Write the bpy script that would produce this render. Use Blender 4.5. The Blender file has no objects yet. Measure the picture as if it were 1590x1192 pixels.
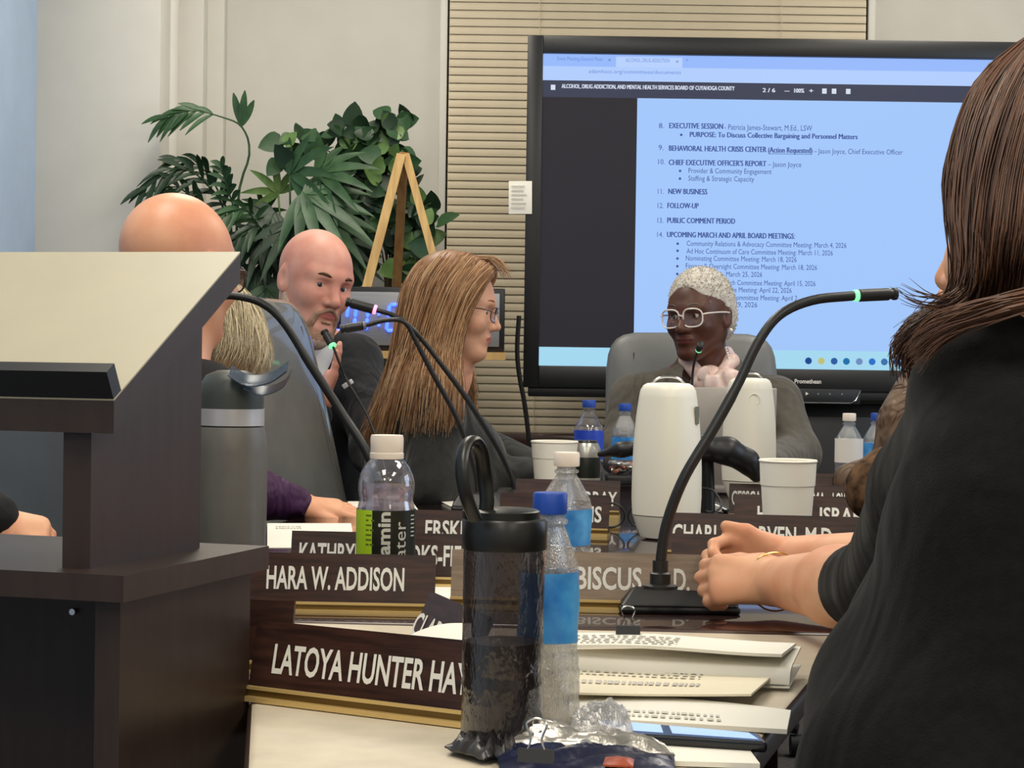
import bpy, bmesh, math, random
import numpy as np
from mathutils import Vector, Matrix
random.seed(7); np.random.seed(7)
sc = bpy.context.scene
col = sc.collection
# ------------------------------------------------------------------ camera
F_PX = 3200.0; CAM = Vector((0, 0, 1.05)); PITCH = math.atan(47/3200.0); ROLL = math.radians(0.8)
fw = Vector((0, math.cos(PITCH), -math.sin(PITCH))); up0 = Vector((0, math.sin(PITCH), math.cos(PITCH))); rt0 = Vector((1, 0, 0))
CX = math.cos(ROLL)*rt0 + math.sin(ROLL)*up0
CY = -math.sin(ROLL)*rt0 + math.cos(ROLL)*up0
cd = bpy.data.cameras.new('camera'); cam = bpy.data.objects.new('camera', cd); col.objects.link(cam)
cd.sensor_fit = 'HORIZONTAL'; cd.sensor_width = 36; cd.lens = 36*F_PX/1590; cd.clip_start = .05; cd.clip_end = 60
M4 = Matrix((CX, CY, -fw)).transposed().to_4x4(); M4.translation = CAM
cam.matrix_world = M4; sc.camera = cam
def ray(px, py): return (CX*(px-795) - CY*(py-596) + fw*F_PX)
def W(px, py, Y):           # the point of a pixel at a given distance down the room
    d = ray(px, py); return CAM + d*(Y/d.y)
TZ = .735                   # height of the table tops
def T(px, py, z=TZ):        # the point of a pixel on a level surface
    d = ray(px, py); return CAM + d*((z-CAM.z)/d.z)
# ------------------------------------------------------------------ world, light, exposure
wd = bpy.data.worlds.new('world'); sc.world = wd; wd.use_nodes = True
wd.node_tree.nodes['Background'].inputs[0].default_value = (.75, .85, 1, 1)
wd.node_tree.nodes['Background'].inputs[1].default_value = 1.0
sc.view_settings.view_transform = 'Standard'; sc.view_settings.look = 'None'
sc.view_settings.exposure = 0.0; sc.view_settings.gamma = 1; sc.view_settings.use_curve_mapping = False
def area(name, loc, rot, sx, sy, power, color):
    l = bpy.data.lights.new(name, 'AREA'); l.shape = 'RECTANGLE'; l.size = sx; l.size_y = sy; l.energy = power; l.color = color
    o = bpy.data.objects.new(name, l); col.objects.link(o); o.location = loc; o.rotation_euler = rot
    return o
CEIL = 2.75
PANELS = [(-.5, -1.5), (1.4, -1.5), (-.5, .7), (1.4, .7), (-.5, 3.0), (1.4, 3.0), (-.5, 5.3), (1.4, 5.3)]
for x, y in PANELS:
    area('ceiling_lamp_light', (x, y, CEIL-.035), (0, 0, 0), .56, 1.16, 25, (1, .93, .80))
area('added_window_light', (2.93, 3.6, 1.55), (0, math.radians(90), 0), 1.2, 2.2, 20, (.6, .75, 1))  # added bluish lamp at the right wall, source out of view
# ------------------------------------------------------------------ materials
MATS = {}
def nt_clear(name):
    m = bpy.data.materials.new(name); m.use_nodes = True; return m, m.node_tree, m.node_tree.nodes['Principled BSDF']
def lin(c):                 # 0-255 display colour to linear
    return tuple(((v/255)/12.92 if v/255 <= .04045 else ((v/255+.055)/1.055)**2.4) for v in c) + (1,)
def mat(name, c, rough=.5, spec=.5, metal=0, var=.08, scale=8, bump=0, bscale=60, stretch=None, c2=None, emit=None, estr=0, coat=0, sheen=0, sss=0, trans=0, coords='Object', fold=0, fscale=9):
    if name in MATS: return MATS[name]
    m, t, p = nt_clear(name); N, L = t.nodes, t.links
    p.inputs['Roughness'].default_value = rough; p.inputs['Specular IOR Level'].default_value = spec; p.inputs['Metallic'].default_value = metal
    p.inputs['Coat Weight'].default_value = coat; p.inputs['Sheen Weight'].default_value = sheen
    if sss:
        p.inputs['Subsurface Weight'].default_value = sss; p.inputs['Subsurface Radius'].default_value = (.01, .004, .002); p.inputs['Subsurface Scale'].default_value = .6
    tc = N.new('ShaderNodeTexCoord'); mp = N.new('ShaderNodeMapping'); L.new(tc.outputs[coords], mp.inputs[0])
    if stretch: mp.inputs['Scale'].default_value = stretch
    nz = N.new('ShaderNodeTexNoise'); nz.inputs['Scale'].default_value = scale; nz.inputs['Detail'].default_value = 5; L.new(mp.outputs[0], nz.inputs[0])
    mx = N.new('ShaderNodeMix'); mx.data_type = 'RGBA'
    a = lin(c); b = lin(c2) if c2 else tuple(min(1, v*(1-2*var)) for v in a[:3]) + (1,)
    mx.inputs[6].default_value = a; mx.inputs[7].default_value = b
    cr = N.new('ShaderNodeMapRange'); cr.inputs[1].default_value = .35; cr.inputs[2].default_value = .65
    L.new(nz.outputs[0], cr.inputs[0]); L.new(cr.outputs[0], mx.inputs[0]); L.new(mx.outputs[2], p.inputs['Base Color'])
    if bump:
        n2 = N.new('ShaderNodeTexNoise'); n2.inputs['Scale'].default_value = bscale; n2.inputs['Detail'].default_value = 4; L.new(mp.outputs[0], n2.inputs[0])
        bp = N.new('ShaderNodeBump'); bp.inputs['Strength'].default_value = bump; bp.inputs['Distance'].default_value = .002
        L.new(n2.outputs[0], bp.inputs['Height']); L.new(bp.outputs[0], p.inputs['Normal'])
    if fold:                  # soft cloth folds: a second, larger relief
        n3 = N.new('ShaderNodeTexNoise'); n3.inputs['Scale'].default_value = fscale; n3.inputs['Detail'].default_value = 2; n3.inputs['Distortion'].default_value = 1.2
        m3 = N.new('ShaderNodeMapping'); m3.inputs['Scale'].default_value = (1, 1, .55); m3.inputs['Rotation'].default_value = (.4, .5, 0); L.new(tc.outputs[coords], m3.inputs[0]); L.new(m3.outputs[0], n3.inputs[0])
        b3 = N.new('ShaderNodeBump'); b3.inputs['Strength'].default_value = fold; b3.inputs['Distance'].default_value = .05; L.new(n3.outputs[0], b3.inputs['Height'])
        if bump: L.new(bp.outputs[0], b3.inputs['Normal'])
        L.new(b3.outputs[0], p.inputs['Normal'])
    if emit:
        p.inputs['Emission Color'].default_value = lin(emit); p.inputs['Emission Strength'].default_value = estr
    MATS[name] = m; return m
def clear_plastic(name, tint, gloss=.12, rough=.08, body=None, bodyw=0, bump=0, bscale=30, gmax=.75):
    m = bpy.data.materials.new(name); m.use_nodes = True; t = m.node_tree; N, L = t.nodes, t.links
    N.clear(); out = N.new('ShaderNodeOutputMaterial')
    tr = N.new('ShaderNodeBsdfTransparent'); tr.inputs[0].default_value = tint + (1,)
    gl = N.new('ShaderNodeBsdfGlossy'); gl.inputs['Roughness'].default_value = rough
    lw = N.new('ShaderNodeLayerWeight'); lw.inputs[0].default_value = .25
    mr = N.new('ShaderNodeMapRange'); mr.inputs[3].default_value = gloss; mr.inputs[4].default_value = gmax
    L.new(lw.outputs['Facing'], mr.inputs[0])
    base = tr
    if body:
        df = N.new('ShaderNodeBsdfDiffuse'); df.inputs[0].default_value = lin(body)
        nz = N.new('ShaderNodeTexNoise'); nz.inputs['Scale'].default_value = 12
        mm = N.new('ShaderNodeMath'); mm.operation = 'MULTIPLY'; mm.inputs[1].default_value = bodyw*2; L.new(nz.outputs[0], mm.inputs[0])
        m1 = N.new('ShaderNodeMixShader'); L.new(mm.outputs[0], m1.inputs[0]); L.new(tr.outputs[0], m1.inputs[1]); L.new(df.outputs[0], m1.inputs[2]); base = m1
    mx = N.new('ShaderNodeMixShader'); L.new(mr.outputs[0], mx.inputs[0]); L.new(base.outputs[0], mx.inputs[1]); L.new(gl.outputs[0], mx.inputs[2])
    if bump:
        n2 = N.new('ShaderNodeTexNoise'); n2.inputs['Scale'].default_value = bscale
        bp = N.new('ShaderNodeBump'); bp.inputs['Strength'].default_value = bump; bp.inputs['Distance'].default_value = .01
        L.new(n2.outputs[0], bp.inputs['Height']); L.new(bp.outputs[0], gl.inputs['Normal']); L.new(bp.outputs[0], lw.inputs['Normal'])
    L.new(mx.outputs[0], out.inputs[0]); MATS[name] = m; return m
# ------------------------------------------------------------------ mesh builder
class MB:
    def __init__(s): s.v = []; s.f = []; s.m = []
    def add(s, vs, fs, mi=0):
        o = len(s.v); s.v += [tuple(v) for v in vs]; s.f += [tuple(i+o for i in f) for f in fs]; s.m += [mi]*len(fs); return s
    def box(s, c, size, R=None, mi=0, bev=0):
        c = Vector(c); h = Vector(size)*.5; vs = []
        if bev:
            bm = bmesh.new(); bmesh.ops.create_cube(bm, size=1)
            for v in bm.verts: v.co = Vector((v.co.x*size[0], v.co.y*size[1], v.co.z*size[2]))
            bmesh.ops.bevel(bm, geom=bm.edges[:], offset=bev, segments=2, affect='EDGES', profile=.5)
            bm.verts.index_update()
            vs = [(R @ v.co if R else v.co) + c for v in bm.verts]; fs = [[v.index for v in f.verts] for f in bm.faces]; bm.free()
            return s.add(vs, fs, mi)
        for i in (-1, 1):
            for j in (-1, 1):
                for k in (-1, 1):
                    p = Vector((h.x*i, h.y*j, h.z*k)); vs.append((R @ p if R else p) + c)
        return s.add(vs, [(0,1,3,2),(4,6,7,5),(0,4,5,1),(2,3,7,6),(0,2,6,4),(1,5,7,3)], mi)
    def hexa(s, lo, hi, mi=0):   # polygon lo (list), polygon hi (same count): a prism between them
        n = len(lo); vs = list(lo) + list(hi)
        fs = [tuple(range(n))[::-1], tuple(range(n, 2*n))] + [(i, (i+1) % n, n+(i+1) % n, n+i) for i in range(n)]
        return s.add(vs, fs, mi)
    def tube(s, pts, r, n=8, mi=0, cap=True, flat=None):
        pts = [Vector(p) for p in pts]; m = len(pts)
        rs = r if isinstance(r, (list, tuple)) else [r]*m
        vs = []; prev = None
        for i, p in enumerate(pts):
            t = (pts[min(i+1, m-1)] - pts[max(i-1, 0)]).normalized()
            if prev is None:
                a = Vector((0, 0, 1)) if abs(t.z) < .9 else Vector((1, 0, 0)); u = t.cross(a).normalized()
            else:
                u = (prev - t*prev.dot(t)).normalized()
            prev = u; w = t.cross(u)
            for k in range(n):
                a = 2*math.pi*k/n; vs.append(p + (u*math.cos(a) + w*math.sin(a)*(flat or 1))*rs[i])
        fs = [(i*n+k, i*n+(k+1) % n, (i+1)*n+(k+1) % n, (i+1)*n+k) for i in range(m-1) for k in range(n)]
        if cap: fs += [tuple(range(n))[::-1], tuple(range((m-1)*n, m*n))]
        return s.add(vs, fs, mi)
    def lathe(s, prof, n=32, c=(0, 0, 0), R=None, mi=0, fn=None, cap=True):
        c = Vector(c); vs = []
        for (r, z) in prof:
            for k in range(n):
                a = 2*math.pi*k/n; rr = fn(r, z, a) if fn else r
                p = Vector((rr*math.cos(a), rr*math.sin(a), z)); vs.append((R @ p if R else p) + c)
        m = len(prof)
        fs = [(i*n+k, i*n+(k+1) % n, (i+1)*n+(k+1) % n, (i+1)*n+k) for i in range(m-1) for k in range(n)]
        if cap: fs += [tuple(range(n))[::-1], tuple(range((m-1)*n, m*n))]
        return s.add(vs, fs, mi)
    def sphere(s, c, r, n=14, R=None, mi=0):
        r = r if isinstance(r, (tuple, list)) else (r, r, r); c = Vector(c)
        vs = []; fs = []
        for i in range(n+1):
            th = math.pi*i/n
            for k in range(2*n):
                a = math.pi*k/n; p = Vector((r[0]*math.sin(th)*math.cos(a), r[1]*math.sin(th)*math.sin(a), r[2]*math.cos(th))); vs.append((R @ p if R else p) + c)
        for i in range(n):
            for k in range(2*n): fs.append((i*2*n+k, (i+1)*2*n+k, (i+1)*2*n+(k+1) % (2*n), i*2*n+(k+1) % (2*n)))
        return s.add(vs, fs, mi)
    def grid(s, fn, nu, nv, mi=0, thick=0):
        vs = [Vector(fn(i/nu, j/nv)) for i in range(nu+1) for j in range(nv+1)]
        fs = [(i*(nv+1)+j, (i+1)*(nv+1)+j, (i+1)*(nv+1)+j+1, i*(nv+1)+j+1) for i in range(nu) for j in range(nv)]
        if thick:
            n = len(vs); lo = [v - Vector((0, 0, thick)) for v in vs]
            s.add(vs + lo, fs + [tuple(i+n for i in f)[::-1] for f in fs] + MB._rim(nu, nv, n), mi)
        else: s.add(vs, fs, mi)
        return s
    @staticmethod
    def _rim(nu, nv, n):
        ring = [j for j in range(nv+1)] + [i*(nv+1)+nv for i in range(1, nu+1)] + [nu*(nv+1)+j for j in range(nv-1, -1, -1)] + [i*(nv+1) for i in range(nu-1, 0, -1)]
        return [(ring[i], ring[(i+1) % len(ring)], ring[(i+1) % len(ring)]+n, ring[i]+n) for i in range(len(ring))]
    def build(s, name, mats, parent=None, smooth=True, base=None, angle=40):
        me = bpy.data.meshes.new(name)
        b = Vector(base) if base is not None else (parent['_b'] and Vector(parent['_b']) if parent is not None and '_b' in parent else Vector((0, 0, 0)))
        me.from_pydata([(v[0]-b[0], v[1]-b[1], v[2]-b[2]) for v in s.v], [], s.f)
        mats = mats if isinstance(mats, (list, tuple)) else [mats]
        for m in mats: me.materials.append(m)
        if len(mats) > 1: me.polygons.foreach_set('material_index', s.m)
        bm = bmesh.new(); bm.from_mesh(me); bmesh.ops.recalc_face_normals(bm, faces=bm.faces[:]); bm.to_mesh(me); bm.free()
        if smooth:
            me.polygons.foreach_set('use_smooth', [True]*len(me.polygons))
            if angle: me.set_sharp_from_angle(angle=math.radians(angle))
        me.update()
        o = bpy.data.objects.new(name, me); col.objects.link(o)
        if parent is not None:
            o.parent = parent
        else:
            o.location = b
        o['_b'] = tuple(b)
        return o
def tag(o, label, cat, group=None):
    o['label'] = label; o['category'] = cat
    if group: o['group'] = group
    return o
def thing(name, label, cat, base, group=None):
    o = bpy.data.objects.new(name, None); o.empty_display_size = .05; col.objects.link(o); o.location = Vector(base); o['_b'] = tuple(base)
    return tag(o, label, cat, group)
def struct(o): o['kind'] = 'structure'; return o
def Rz(d): return Matrix.Rotation(math.radians(d), 3, 'Z')
def Rx(d): return Matrix.Rotation(math.radians(d), 3, 'X')
def Ry(d): return Matrix.Rotation(math.radians(d), 3, 'Y')
def bez(pts, n=24):          # Catmull-Rom through points
    P = [Vector(p) for p in pts]; P = [P[0]*2-P[1]] + P + [P[-1]*2-P[-2]]; out = []
    seg = len(P)-3
    for i in range(n+1):
        u = i/n*seg; k = min(int(u), seg-1); t = u-k; a, b, c, d = P[k:k+4]
        out.append(.5*((2*b) + (c-a)*t + (2*a-5*b+4*c-d)*t*t + (3*b-a-3*c+d)*t**3))
    return out
def text_geo(body, h, w=None, bold=0, ext=0, align='LEFT', res=3):   # lettering in the XY plane, baseline at 0, cap height h
    cu = bpy.data.curves.new('t', 'FONT'); cu.body = body; cu.size = 1; cu.resolution_u = res; cu.offset = bold; cu.extrude = 0; cu.align_x = 'LEFT'
    o = bpy.data.objects.new('t', cu); col.objects.link(o)
    dg = bpy.context.evaluated_depsgraph_get(); me = bpy.data.meshes.new_from_object(o.evaluated_get(dg))
    bpy.data.objects.remove(o); bpy.data.curves.remove(cu)
    vs = np.array([v.co[:] for v in me.vertices], dtype=float).reshape(-1, 3); fs = [tuple(p.vertices) for p in me.polygons]; bpy.data.meshes.remove(me)
    if len(vs) == 0: return [], []
    x0, x1 = vs[:, 0].min(), vs[:, 0].max()
    ky = h/.70; kx = (w/(x1-x0)) if w else ky*.9
    vs[:, 0] = (vs[:, 0]-x0)*kx; vs[:, 1] *= ky
    if align == 'CENTER': vs[:, 0] -= (x1-x0)*kx/2
    return vs, fs
def put_text(mb, body, h, w, o, ux, uy, bold=0, align='LEFT', mi=0, res=3):
    vs, fs = text_geo(body, h, w, bold, align=align, res=res)
    o = Vector(o); mb.add([o + ux*v[0] + uy*v[1] for v in vs], fs, mi); return mb
# ------------------------------------------------------------------ smooth solids for bodies and clothes
class SDF:
    def __init__(s, k=.012): s.p = []; s.k = k
    def rc(s, a, b, ra, rb=None, k=None, op=1):      # tapered capsule
        s.p.append(('rc', Vector(a), Vector(b), ra, rb if rb is not None else ra, k, op)); return s
    def chain(s, pts, rs, k=None):
        for i in range(len(pts)-1): s.rc(pts[i], pts[i+1], rs[i], rs[i+1], k)
        return s
    def el(s, c, r, R=None, k=None, op=1, cut=None): # ellipsoid; cut = (point, normal) keeps the side the normal points to
        s.p.append(('el', Vector(c), Vector(r), R, cut, k, op)); return s
    def mesh(s, res):
        lo = Vector((1e9,)*3); hi = -lo; bb = []
        for q in s.p:
            if q[0] == 'rc':
                r = max(q[3], q[4]); l = Vector(map(min, q[1], q[2])) - Vector((r,)*3); h = Vector(map(max, q[1], q[2])) + Vector((r,)*3)
            else:
                r = max(q[2]); l = q[1]-Vector((r,)*3); h = q[1]+Vector((r,)*3)
            bb.append((l, h))
            if q[6] > 0: lo = Vector(map(min, lo, l)); hi = Vector(map(max, hi, h))
        lo = lo - Vector((3*res,)*3); hi = hi + Vector((3*res,)*3)
        n = [int((hi[i]-lo[i])/res)+2 for i in range(3)]
        F = np.full(n, 1.0, dtype=np.float32)
        ax = [np.arange(n[i], dtype=np.float32)*res+lo[i] for i in range(3)]
        for q, (l, h) in zip(s.p, bb):
            k = q[5] if q[5] is not None else s.k; mg = k+3*res
            i0 = [max(0, int((l[i]-mg-lo[i])/res)) for i in range(3)]; i1 = [min(n[i], int((h[i]+mg-lo[i])/res)+2) for i in range(3)]
            if any(i1[i] <= i0[i] for i in range(3)): continue
            sl = tuple(slice(i0[i], i1[i]) for i in range(3))
            X = ax[0][sl[0]][:, None, None]; Y = ax[1][sl[1]][None, :, None]; Z = ax[2][sl[2]][None, None, :]
            if q[0] == 'rc':
                a, b = q[1], q[2]; ba = b-a; L2 = max(ba.length_squared, 1e-12)
                t = np.clip(((X-a.x)*ba.x+(Y-a.y)*ba.y+(Z-a.z)*ba.z)/L2, 0, 1)
                d = np.sqrt((X-a.x-t*ba.x)**2+(Y-a.y-t*ba.y)**2+(Z-a.z-t*ba.z)**2) - (q[3]+(q[4]-q[3])*t)
            else:
                c, r, R = q[1], q[2], q[3]; x, y, z = X-c.x, Y-c.y, Z-c.z
                if R is not None:
                    I = R.transposed(); x, y, z = (I[0][0]*x+I[0][1]*y+I[0][2]*z, I[1][0]*x+I[1][1]*y+I[1][2]*z, I[2][0]*x+I[2][1]*y+I[2][2]*z)
                k0 = np.sqrt((x/r.x)**2+(y/r.y)**2+(z/r.z)**2); k1 = np.sqrt((x/r.x**2)**2+(y/r.y**2)**2+(z/r.z**2)**2)+1e-9
                d = k0*(k0-1)/k1
                if q[4] is not None:
                    p0, nn = q[4]; d = np.maximum(d, -((X-p0.x)*nn.x+(Y-p0.y)*nn.y+(Z-p0.z)*nn.z))
            A = F[sl]
            if q[6] > 0:
                hh = np.maximum(k-np.abs(A-d), 0); F[sl] = np.minimum(A, d)-hh*hh/(4*k)
            else:
                hh = np.maximum(k-np.abs(A+d), 0); F[sl] = np.maximum(A, -d)+hh*hh/(4*k)
        return nets(F, lo, res)
def nets(F, lo, res):
    S = F < 0
    c = [S[i:S.shape[0]-1+i, j:S.shape[1]-1+j, k:S.shape[2]-1+k] for i in (0, 1) for j in (0, 1) for k in (0, 1)]
    al = c[0].copy(); an = c[0].copy()
    for q in c[1:]: al &= q; an |= q
    I = np.argwhere(an & ~al); N = len(I)
    idx = np.full(an.shape, -1, dtype=np.int64); idx[I[:, 0], I[:, 1], I[:, 2]] = np.arange(N)
    off = [(i, j, k) for i in (0, 1) for j in (0, 1) for k in (0, 1)]
    V = np.stack([F[I[:, 0]+o[0], I[:, 1]+o[1], I[:, 2]+o[2]] for o in off], 1)
    acc = np.zeros((N, 3)); cnt = np.zeros(N)
    for a in range(8):
        for b in range(a+1, 8):
            oa, ob = np.array(off[a]), np.array(off[b])
            if abs(oa-ob).sum() != 1: continue
            va, vb = V[:, a], V[:, b]; m = (va < 0) != (vb < 0)
            t = np.where(m, va/np.where(va == vb, 1, va-vb), 0)
            acc[m] += (oa[None]+t[:, None]*(ob-oa)[None])[m]; cnt[m] += 1
    P = (I+acc/np.maximum(cnt, 1)[:, None])*res+np.array(lo)
    faces = []
    for axn in range(3):
        sh = [slice(None)]*3; s0 = list(sh); s1 = list(sh); s0[axn] = slice(0, -1); s1[axn] = slice(1, None)
        E = np.argwhere(S[tuple(s0)] != S[tuple(s1)])
        u, v = (axn+1) % 3, (axn+2) % 3
        ok = (E[:, u] > 0) & (E[:, v] > 0) & (E[:, u] < F.shape[u]-1) & (E[:, v] < F.shape[v]-1); E = E[ok]
        q = []
        for du, dv in ((-1, -1), (0, -1), (0, 0), (-1, 0)):
            e = E.copy(); e[:, u] += du; e[:, v] += dv; q.append(idx[e[:, 0], e[:, 1], e[:, 2]])
        Q = np.stack(q, 1); inn = S[E[:, 0], E[:, 1], E[:, 2]]
        Q[~inn] = Q[~inn][:, ::-1]; faces.append(Q)
    return P, np.concatenate(faces)
def solid(name, sdf, res, mats, parent=None, base=None, pick=None):
    P, Q = sdf.mesh(res)
    b = np.array(base) if base is not None else (np.array(parent['_b']) if parent is not None else np.zeros(3))
    me = bpy.data.meshes.new(name)
    me.vertices.add(len(P)); me.vertices.foreach_set('co', (P-b).astype(np.float32).ravel())
    me.loops.add(4*len(Q)); me.loops.foreach_set('vertex_index', Q.astype(np.int32).ravel())
    me.polygons.add(len(Q)); me.polygons.foreach_set('loop_start', np.arange(0, 4*len(Q), 4, dtype=np.int32))
    mats = mats if isinstance(mats, (list, tuple)) else [mats]
    for m in mats: me.materials.append(m)
    me.update(calc_edges=True); me.validate()
    if pick is not None:
        ctr = P[Q].mean(1); me.polygons.foreach_set('material_index', pick(ctr).astype(np.int32))
    me.polygons.foreach_set('use_smooth', [True]*len(me.polygons)); me.update()
    o = bpy.data.objects.new(name, me); col.objects.link(o); o['_b'] = tuple(float(x) for x in b)
    if parent is not None: o.parent = parent
    else: o.location = Vector(b)
    return o
# ------------------------------------------------------------------ heads
class Head:
    def __init__(s, o, yaw, pitch=0, roll=0, k=1.0):   # yaw 0 looks at the camera side, +90 to the picture's right
        y, p = math.radians(yaw), math.radians(pitch)
        f = Vector((math.sin(y)*math.cos(p), -math.cos(y)*math.cos(p), math.sin(p)))
        l = Vector((0, 0, 1)).cross(f).normalized(); u = f.cross(l)
        r = Matrix.Rotation(math.radians(roll), 3, f); l = r @ l; u = r @ u
        s.f, s.l, s.u, s.o, s.k = f, l, u, Vector(o), k
        s.R = Matrix((f, l, u)).transposed()
    def __call__(s, x, y, z): return s.o + (s.f*x + s.l*y + s.u*z)*s.k
    def local(s, P):
        d = P-np.array(s.o); return np.stack([d @ np.array(s.f), d @ np.array(s.l), d @ np.array(s.u)], 1)/s.k
    def solids(s, S, ears=True, brow=1.0, nose=1.0, jaw=1.0, lips=1.0):
        k = s.k
        def el(c, r, kk=.012, op=1, R=None, cut=None): S.el(s(*c), [v*k for v in r], s.R @ R if R else s.R, kk*k, op, cut)
        def rc(a, b, ra, rb, kk=.012): S.rc(s(*a), s(*b), ra*k, rb*k, kk*k)
        el((-.014, 0, .032), (.098, .077, .088)); el((.012, 0, .0), (.078, .069, .085), .03)
        el((.03, 0, -.045), (.056, .054*jaw, .066), .03)
        for q in (-1, 1):
            rc((-.012, q*.052*jaw, -.048), (.058, q*.02*jaw, -.098), .016, .016, .03)
            el((.052, q*.043, -.028), (.03, .022, .024), .02)
            rc((.083, q*.012, .02), (.064, q*.046, .021), .009*brow, .008*brow, .02)
        rc((.072, -.008, -.1), (.072, .008, -.1), .016, .016, .02)
        for q in (-1, 1): el((.094, q*.031, -.001), (.017, .018, .0125), .012, -1)
        el((.076, 0, -.064), (.018, .026, .02), .015)
        rc((.084, 0, .006), (.1055, 0, -.033), .0075*nose, .0115*nose, .012)
        for q in (-1, 1): el((.093, q*.0125*nose, -.037), (.012, .0085, .0085), .006)
        el((.0885, 0, -.0605), (.0085*lips, .024, .0055*lips), .004); el((.0865, 0, -.0705), (.009*lips, .021, .0062*lips), .004)
        for q in (-1, 1):
            c = (.0685, q*.031, -.001)
            up, dn = s(.0685, 0, .0018), s(.0685, 0, -.0058)
            el(c, (.0145,)*3, .003, 1, None, (up, (s.u*1+s.f*-.25).normalized())); el(c, (.0142,)*3, .003, 1, None, (dn, -s.u))
        if ears:
            for q in (-1, 1):
                R = Matrix.Rotation(math.radians(-12), 3, 'Y') @ Matrix.Rotation(math.radians(q*-18), 3, 'Z')
                el((-.01, q*.078, -.008), (.018, .0075, .032), .006, 1, R); el((-.006, q*.086, -.006), (.009, .006, .018), .004, -1, R)
    def eyes(s, parent, iris, look=(0, 0)):
        for q in (-1, 1):
            m = MB(); c = s(.0683, q*.031, -.0012); r = .0128*s.k
            m.sphere(c, r, 10)
            d = (s.f + s.l*look[0] + s.u*look[1]).normalized()
            m.sphere(c+d*r*.50, (r*.62,)*3, 8, mi=1); m.sphere(c+d*r*.86, (r*.31,)*3, 6, mi=2)
            m.build('eye', [MATS['eye_white'], iris, MATS['pupil']], parent, angle=0)
    def brows(s, parent, m, th=.0042, z=.023):
        for q in (-1, 1):
            pts = [s(.0925, q*.012, z-.002), s(.0905, q*.024, z+.003), s(.083, q*.038, z+.004), s(.073, q*.05, z-.002)]
            MB().tube(bez(pts, 10), [th*s.k*v for v in (.7, .9, 1, 1, 1, 1, .95, .9, .8, .6, .3)], 6, flat=.7).build('eyebrow', m, parent)
    def pick_lips(s, n=1):
        def f(C):
            L = s.local(C); x, y, z = L[:, 0], L[:, 1], L[:, 2]
            lip = (x > .072) & (((y/.024)**2+((z+.0655)/.0105)**2) < 1)
            return np.where(lip, n, 0)
        return f
def neck(S, H, base, r0=.055, r1=.06): S.rc(H(-.022, 0, -.055), base, r0, r1, .03)
def glasses(H, label, fm, lens_m, w=.024, h=.02, th=.0016, cx=.033, cz=-.006, sq=2.5, x0=.103, temple=.0014):
    b = H(x0, 0, 0); t = thing('eyeglasses', label, 'eyeglasses', b)
    for q in (-1, 1):
        ring = []
        for i in range(28):
            a = 2*math.pi*i/28; ca, sa = math.cos(a), math.sin(a)
            ring.append(H(x0-.004*abs(ca*q) - (.006 if ca*q > 0 else 0)*abs(ca), q*cx+w*math.copysign(abs(ca)**(2/sq), ca), cz+h*math.copysign(abs(sa)**(2/sq), sa)))
        MB().tube(ring+[ring[0], ring[1]], th*H.k, 6, cap=False).build('rim', fm, t)
        m = MB(); c = sum(ring, Vector())/28; m.add([c]+ring, [(0, 1+i, 1+(i+1) % 28) for i in range(28)]); m.build('lens', lens_m, t)
        MB().tube(bez([H(x0-.008, q*(cx+w), cz+.008), H(x0-.03, q*.074, cz+.01), H(.01, q*.08, cz+.01), H(-.022, q*.083, cz+.004), H(-.032, q*.082, -.03)], 14), temple*H.k, 6).build('temple', fm, t)
    MB().tube(bez([H(x0-.003, -(cx-w)-.001, cz+.004), H(x0+.003, 0, cz+.008), H(x0-.003, (cx-w)+.001, cz+.004)], 8), th*H.k, 6).build('bridge', fm, t)
    return t
# ------------------------------------------------------------------ hair strands between guide curves
def strands(m, guides, n, r=.0016, jit=.006, seg=18, sides=3, taper=.4, wave=0, rnd=None, nm=1, endlo=.86):
    G = [bez(g, seg) for g in guides]; rnd = rnd or random
    for i in range(n):
        u = rnd.random()*(len(G)-1); k = min(int(u), len(G)-2); t = u-k
        o = Vector((rnd.gauss(0, 1), rnd.gauss(0, 1), rnd.gauss(0, 1)))*jit; ph = rnd.random()*6.28; end = rnd.uniform(endlo, 1.0)
        pts = []
        for j in range(seg+1):
            jj = j*end; j0 = min(int(jj), seg-1); q = jj-j0
            p = G[k][j0].lerp(G[k][j0+1], q).lerp(G[k+1][j0].lerp(G[k+1][j0+1], q), t)
            pts.append(p + o*(.35+.65*j/seg) + Vector((math.sin(ph+j*.5), math.cos(ph+j*.45), math.sin(ph*2+j*.4)))*wave*(j/seg))
        m.tube(pts, [r*(1-(1-taper)*(j/seg)**2)*(.6 if j == 0 else 1) for j in range(seg+1)], sides, mi=int(rnd.random()*nm))
    return m
def torso(S, nk, pel, lat, shw=.19, chest=.11, belly=.125, sh=.062, drop=.05, k=.06):
    nk, pel, lat = Vector(nk), Vector(pel), Vector(lat).normalized()
    ax = (pel-nk).normalized()
    a = nk+ax*(drop+.02)
    for q in (-1, 1):
        S.rc(nk+ax*.02+lat*q*.035, a+lat*q*shw, .045, sh, k)
        S.rc(nk+ax*.14+lat*q*.07, pel+lat*q*.06, chest, belly, k)
    return a-lat*shw, a+lat*shw
def seat_legs(S, pel, fwd, lat, r=.085, length=.44):
    pel, fwd, lat = Vector(pel), Vector(fwd).normalized(), Vector(lat).normalized()
    for q in (-1, 1):
        h = pel+lat*q*.1+Vector((0, 0, -.03)); kn = h+fwd*length+lat*q*.02; kn.z = .5
        an = kn+fwd*.02; an.z = .09
        S.rc(h, kn, r, .065, .04); S.rc(kn, an, .06, .045, .03)
        S.rc(an+Vector((0, 0, -.04)), an+fwd*.17+Vector((0, 0, -.045)), .042, .035, .03)
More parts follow.
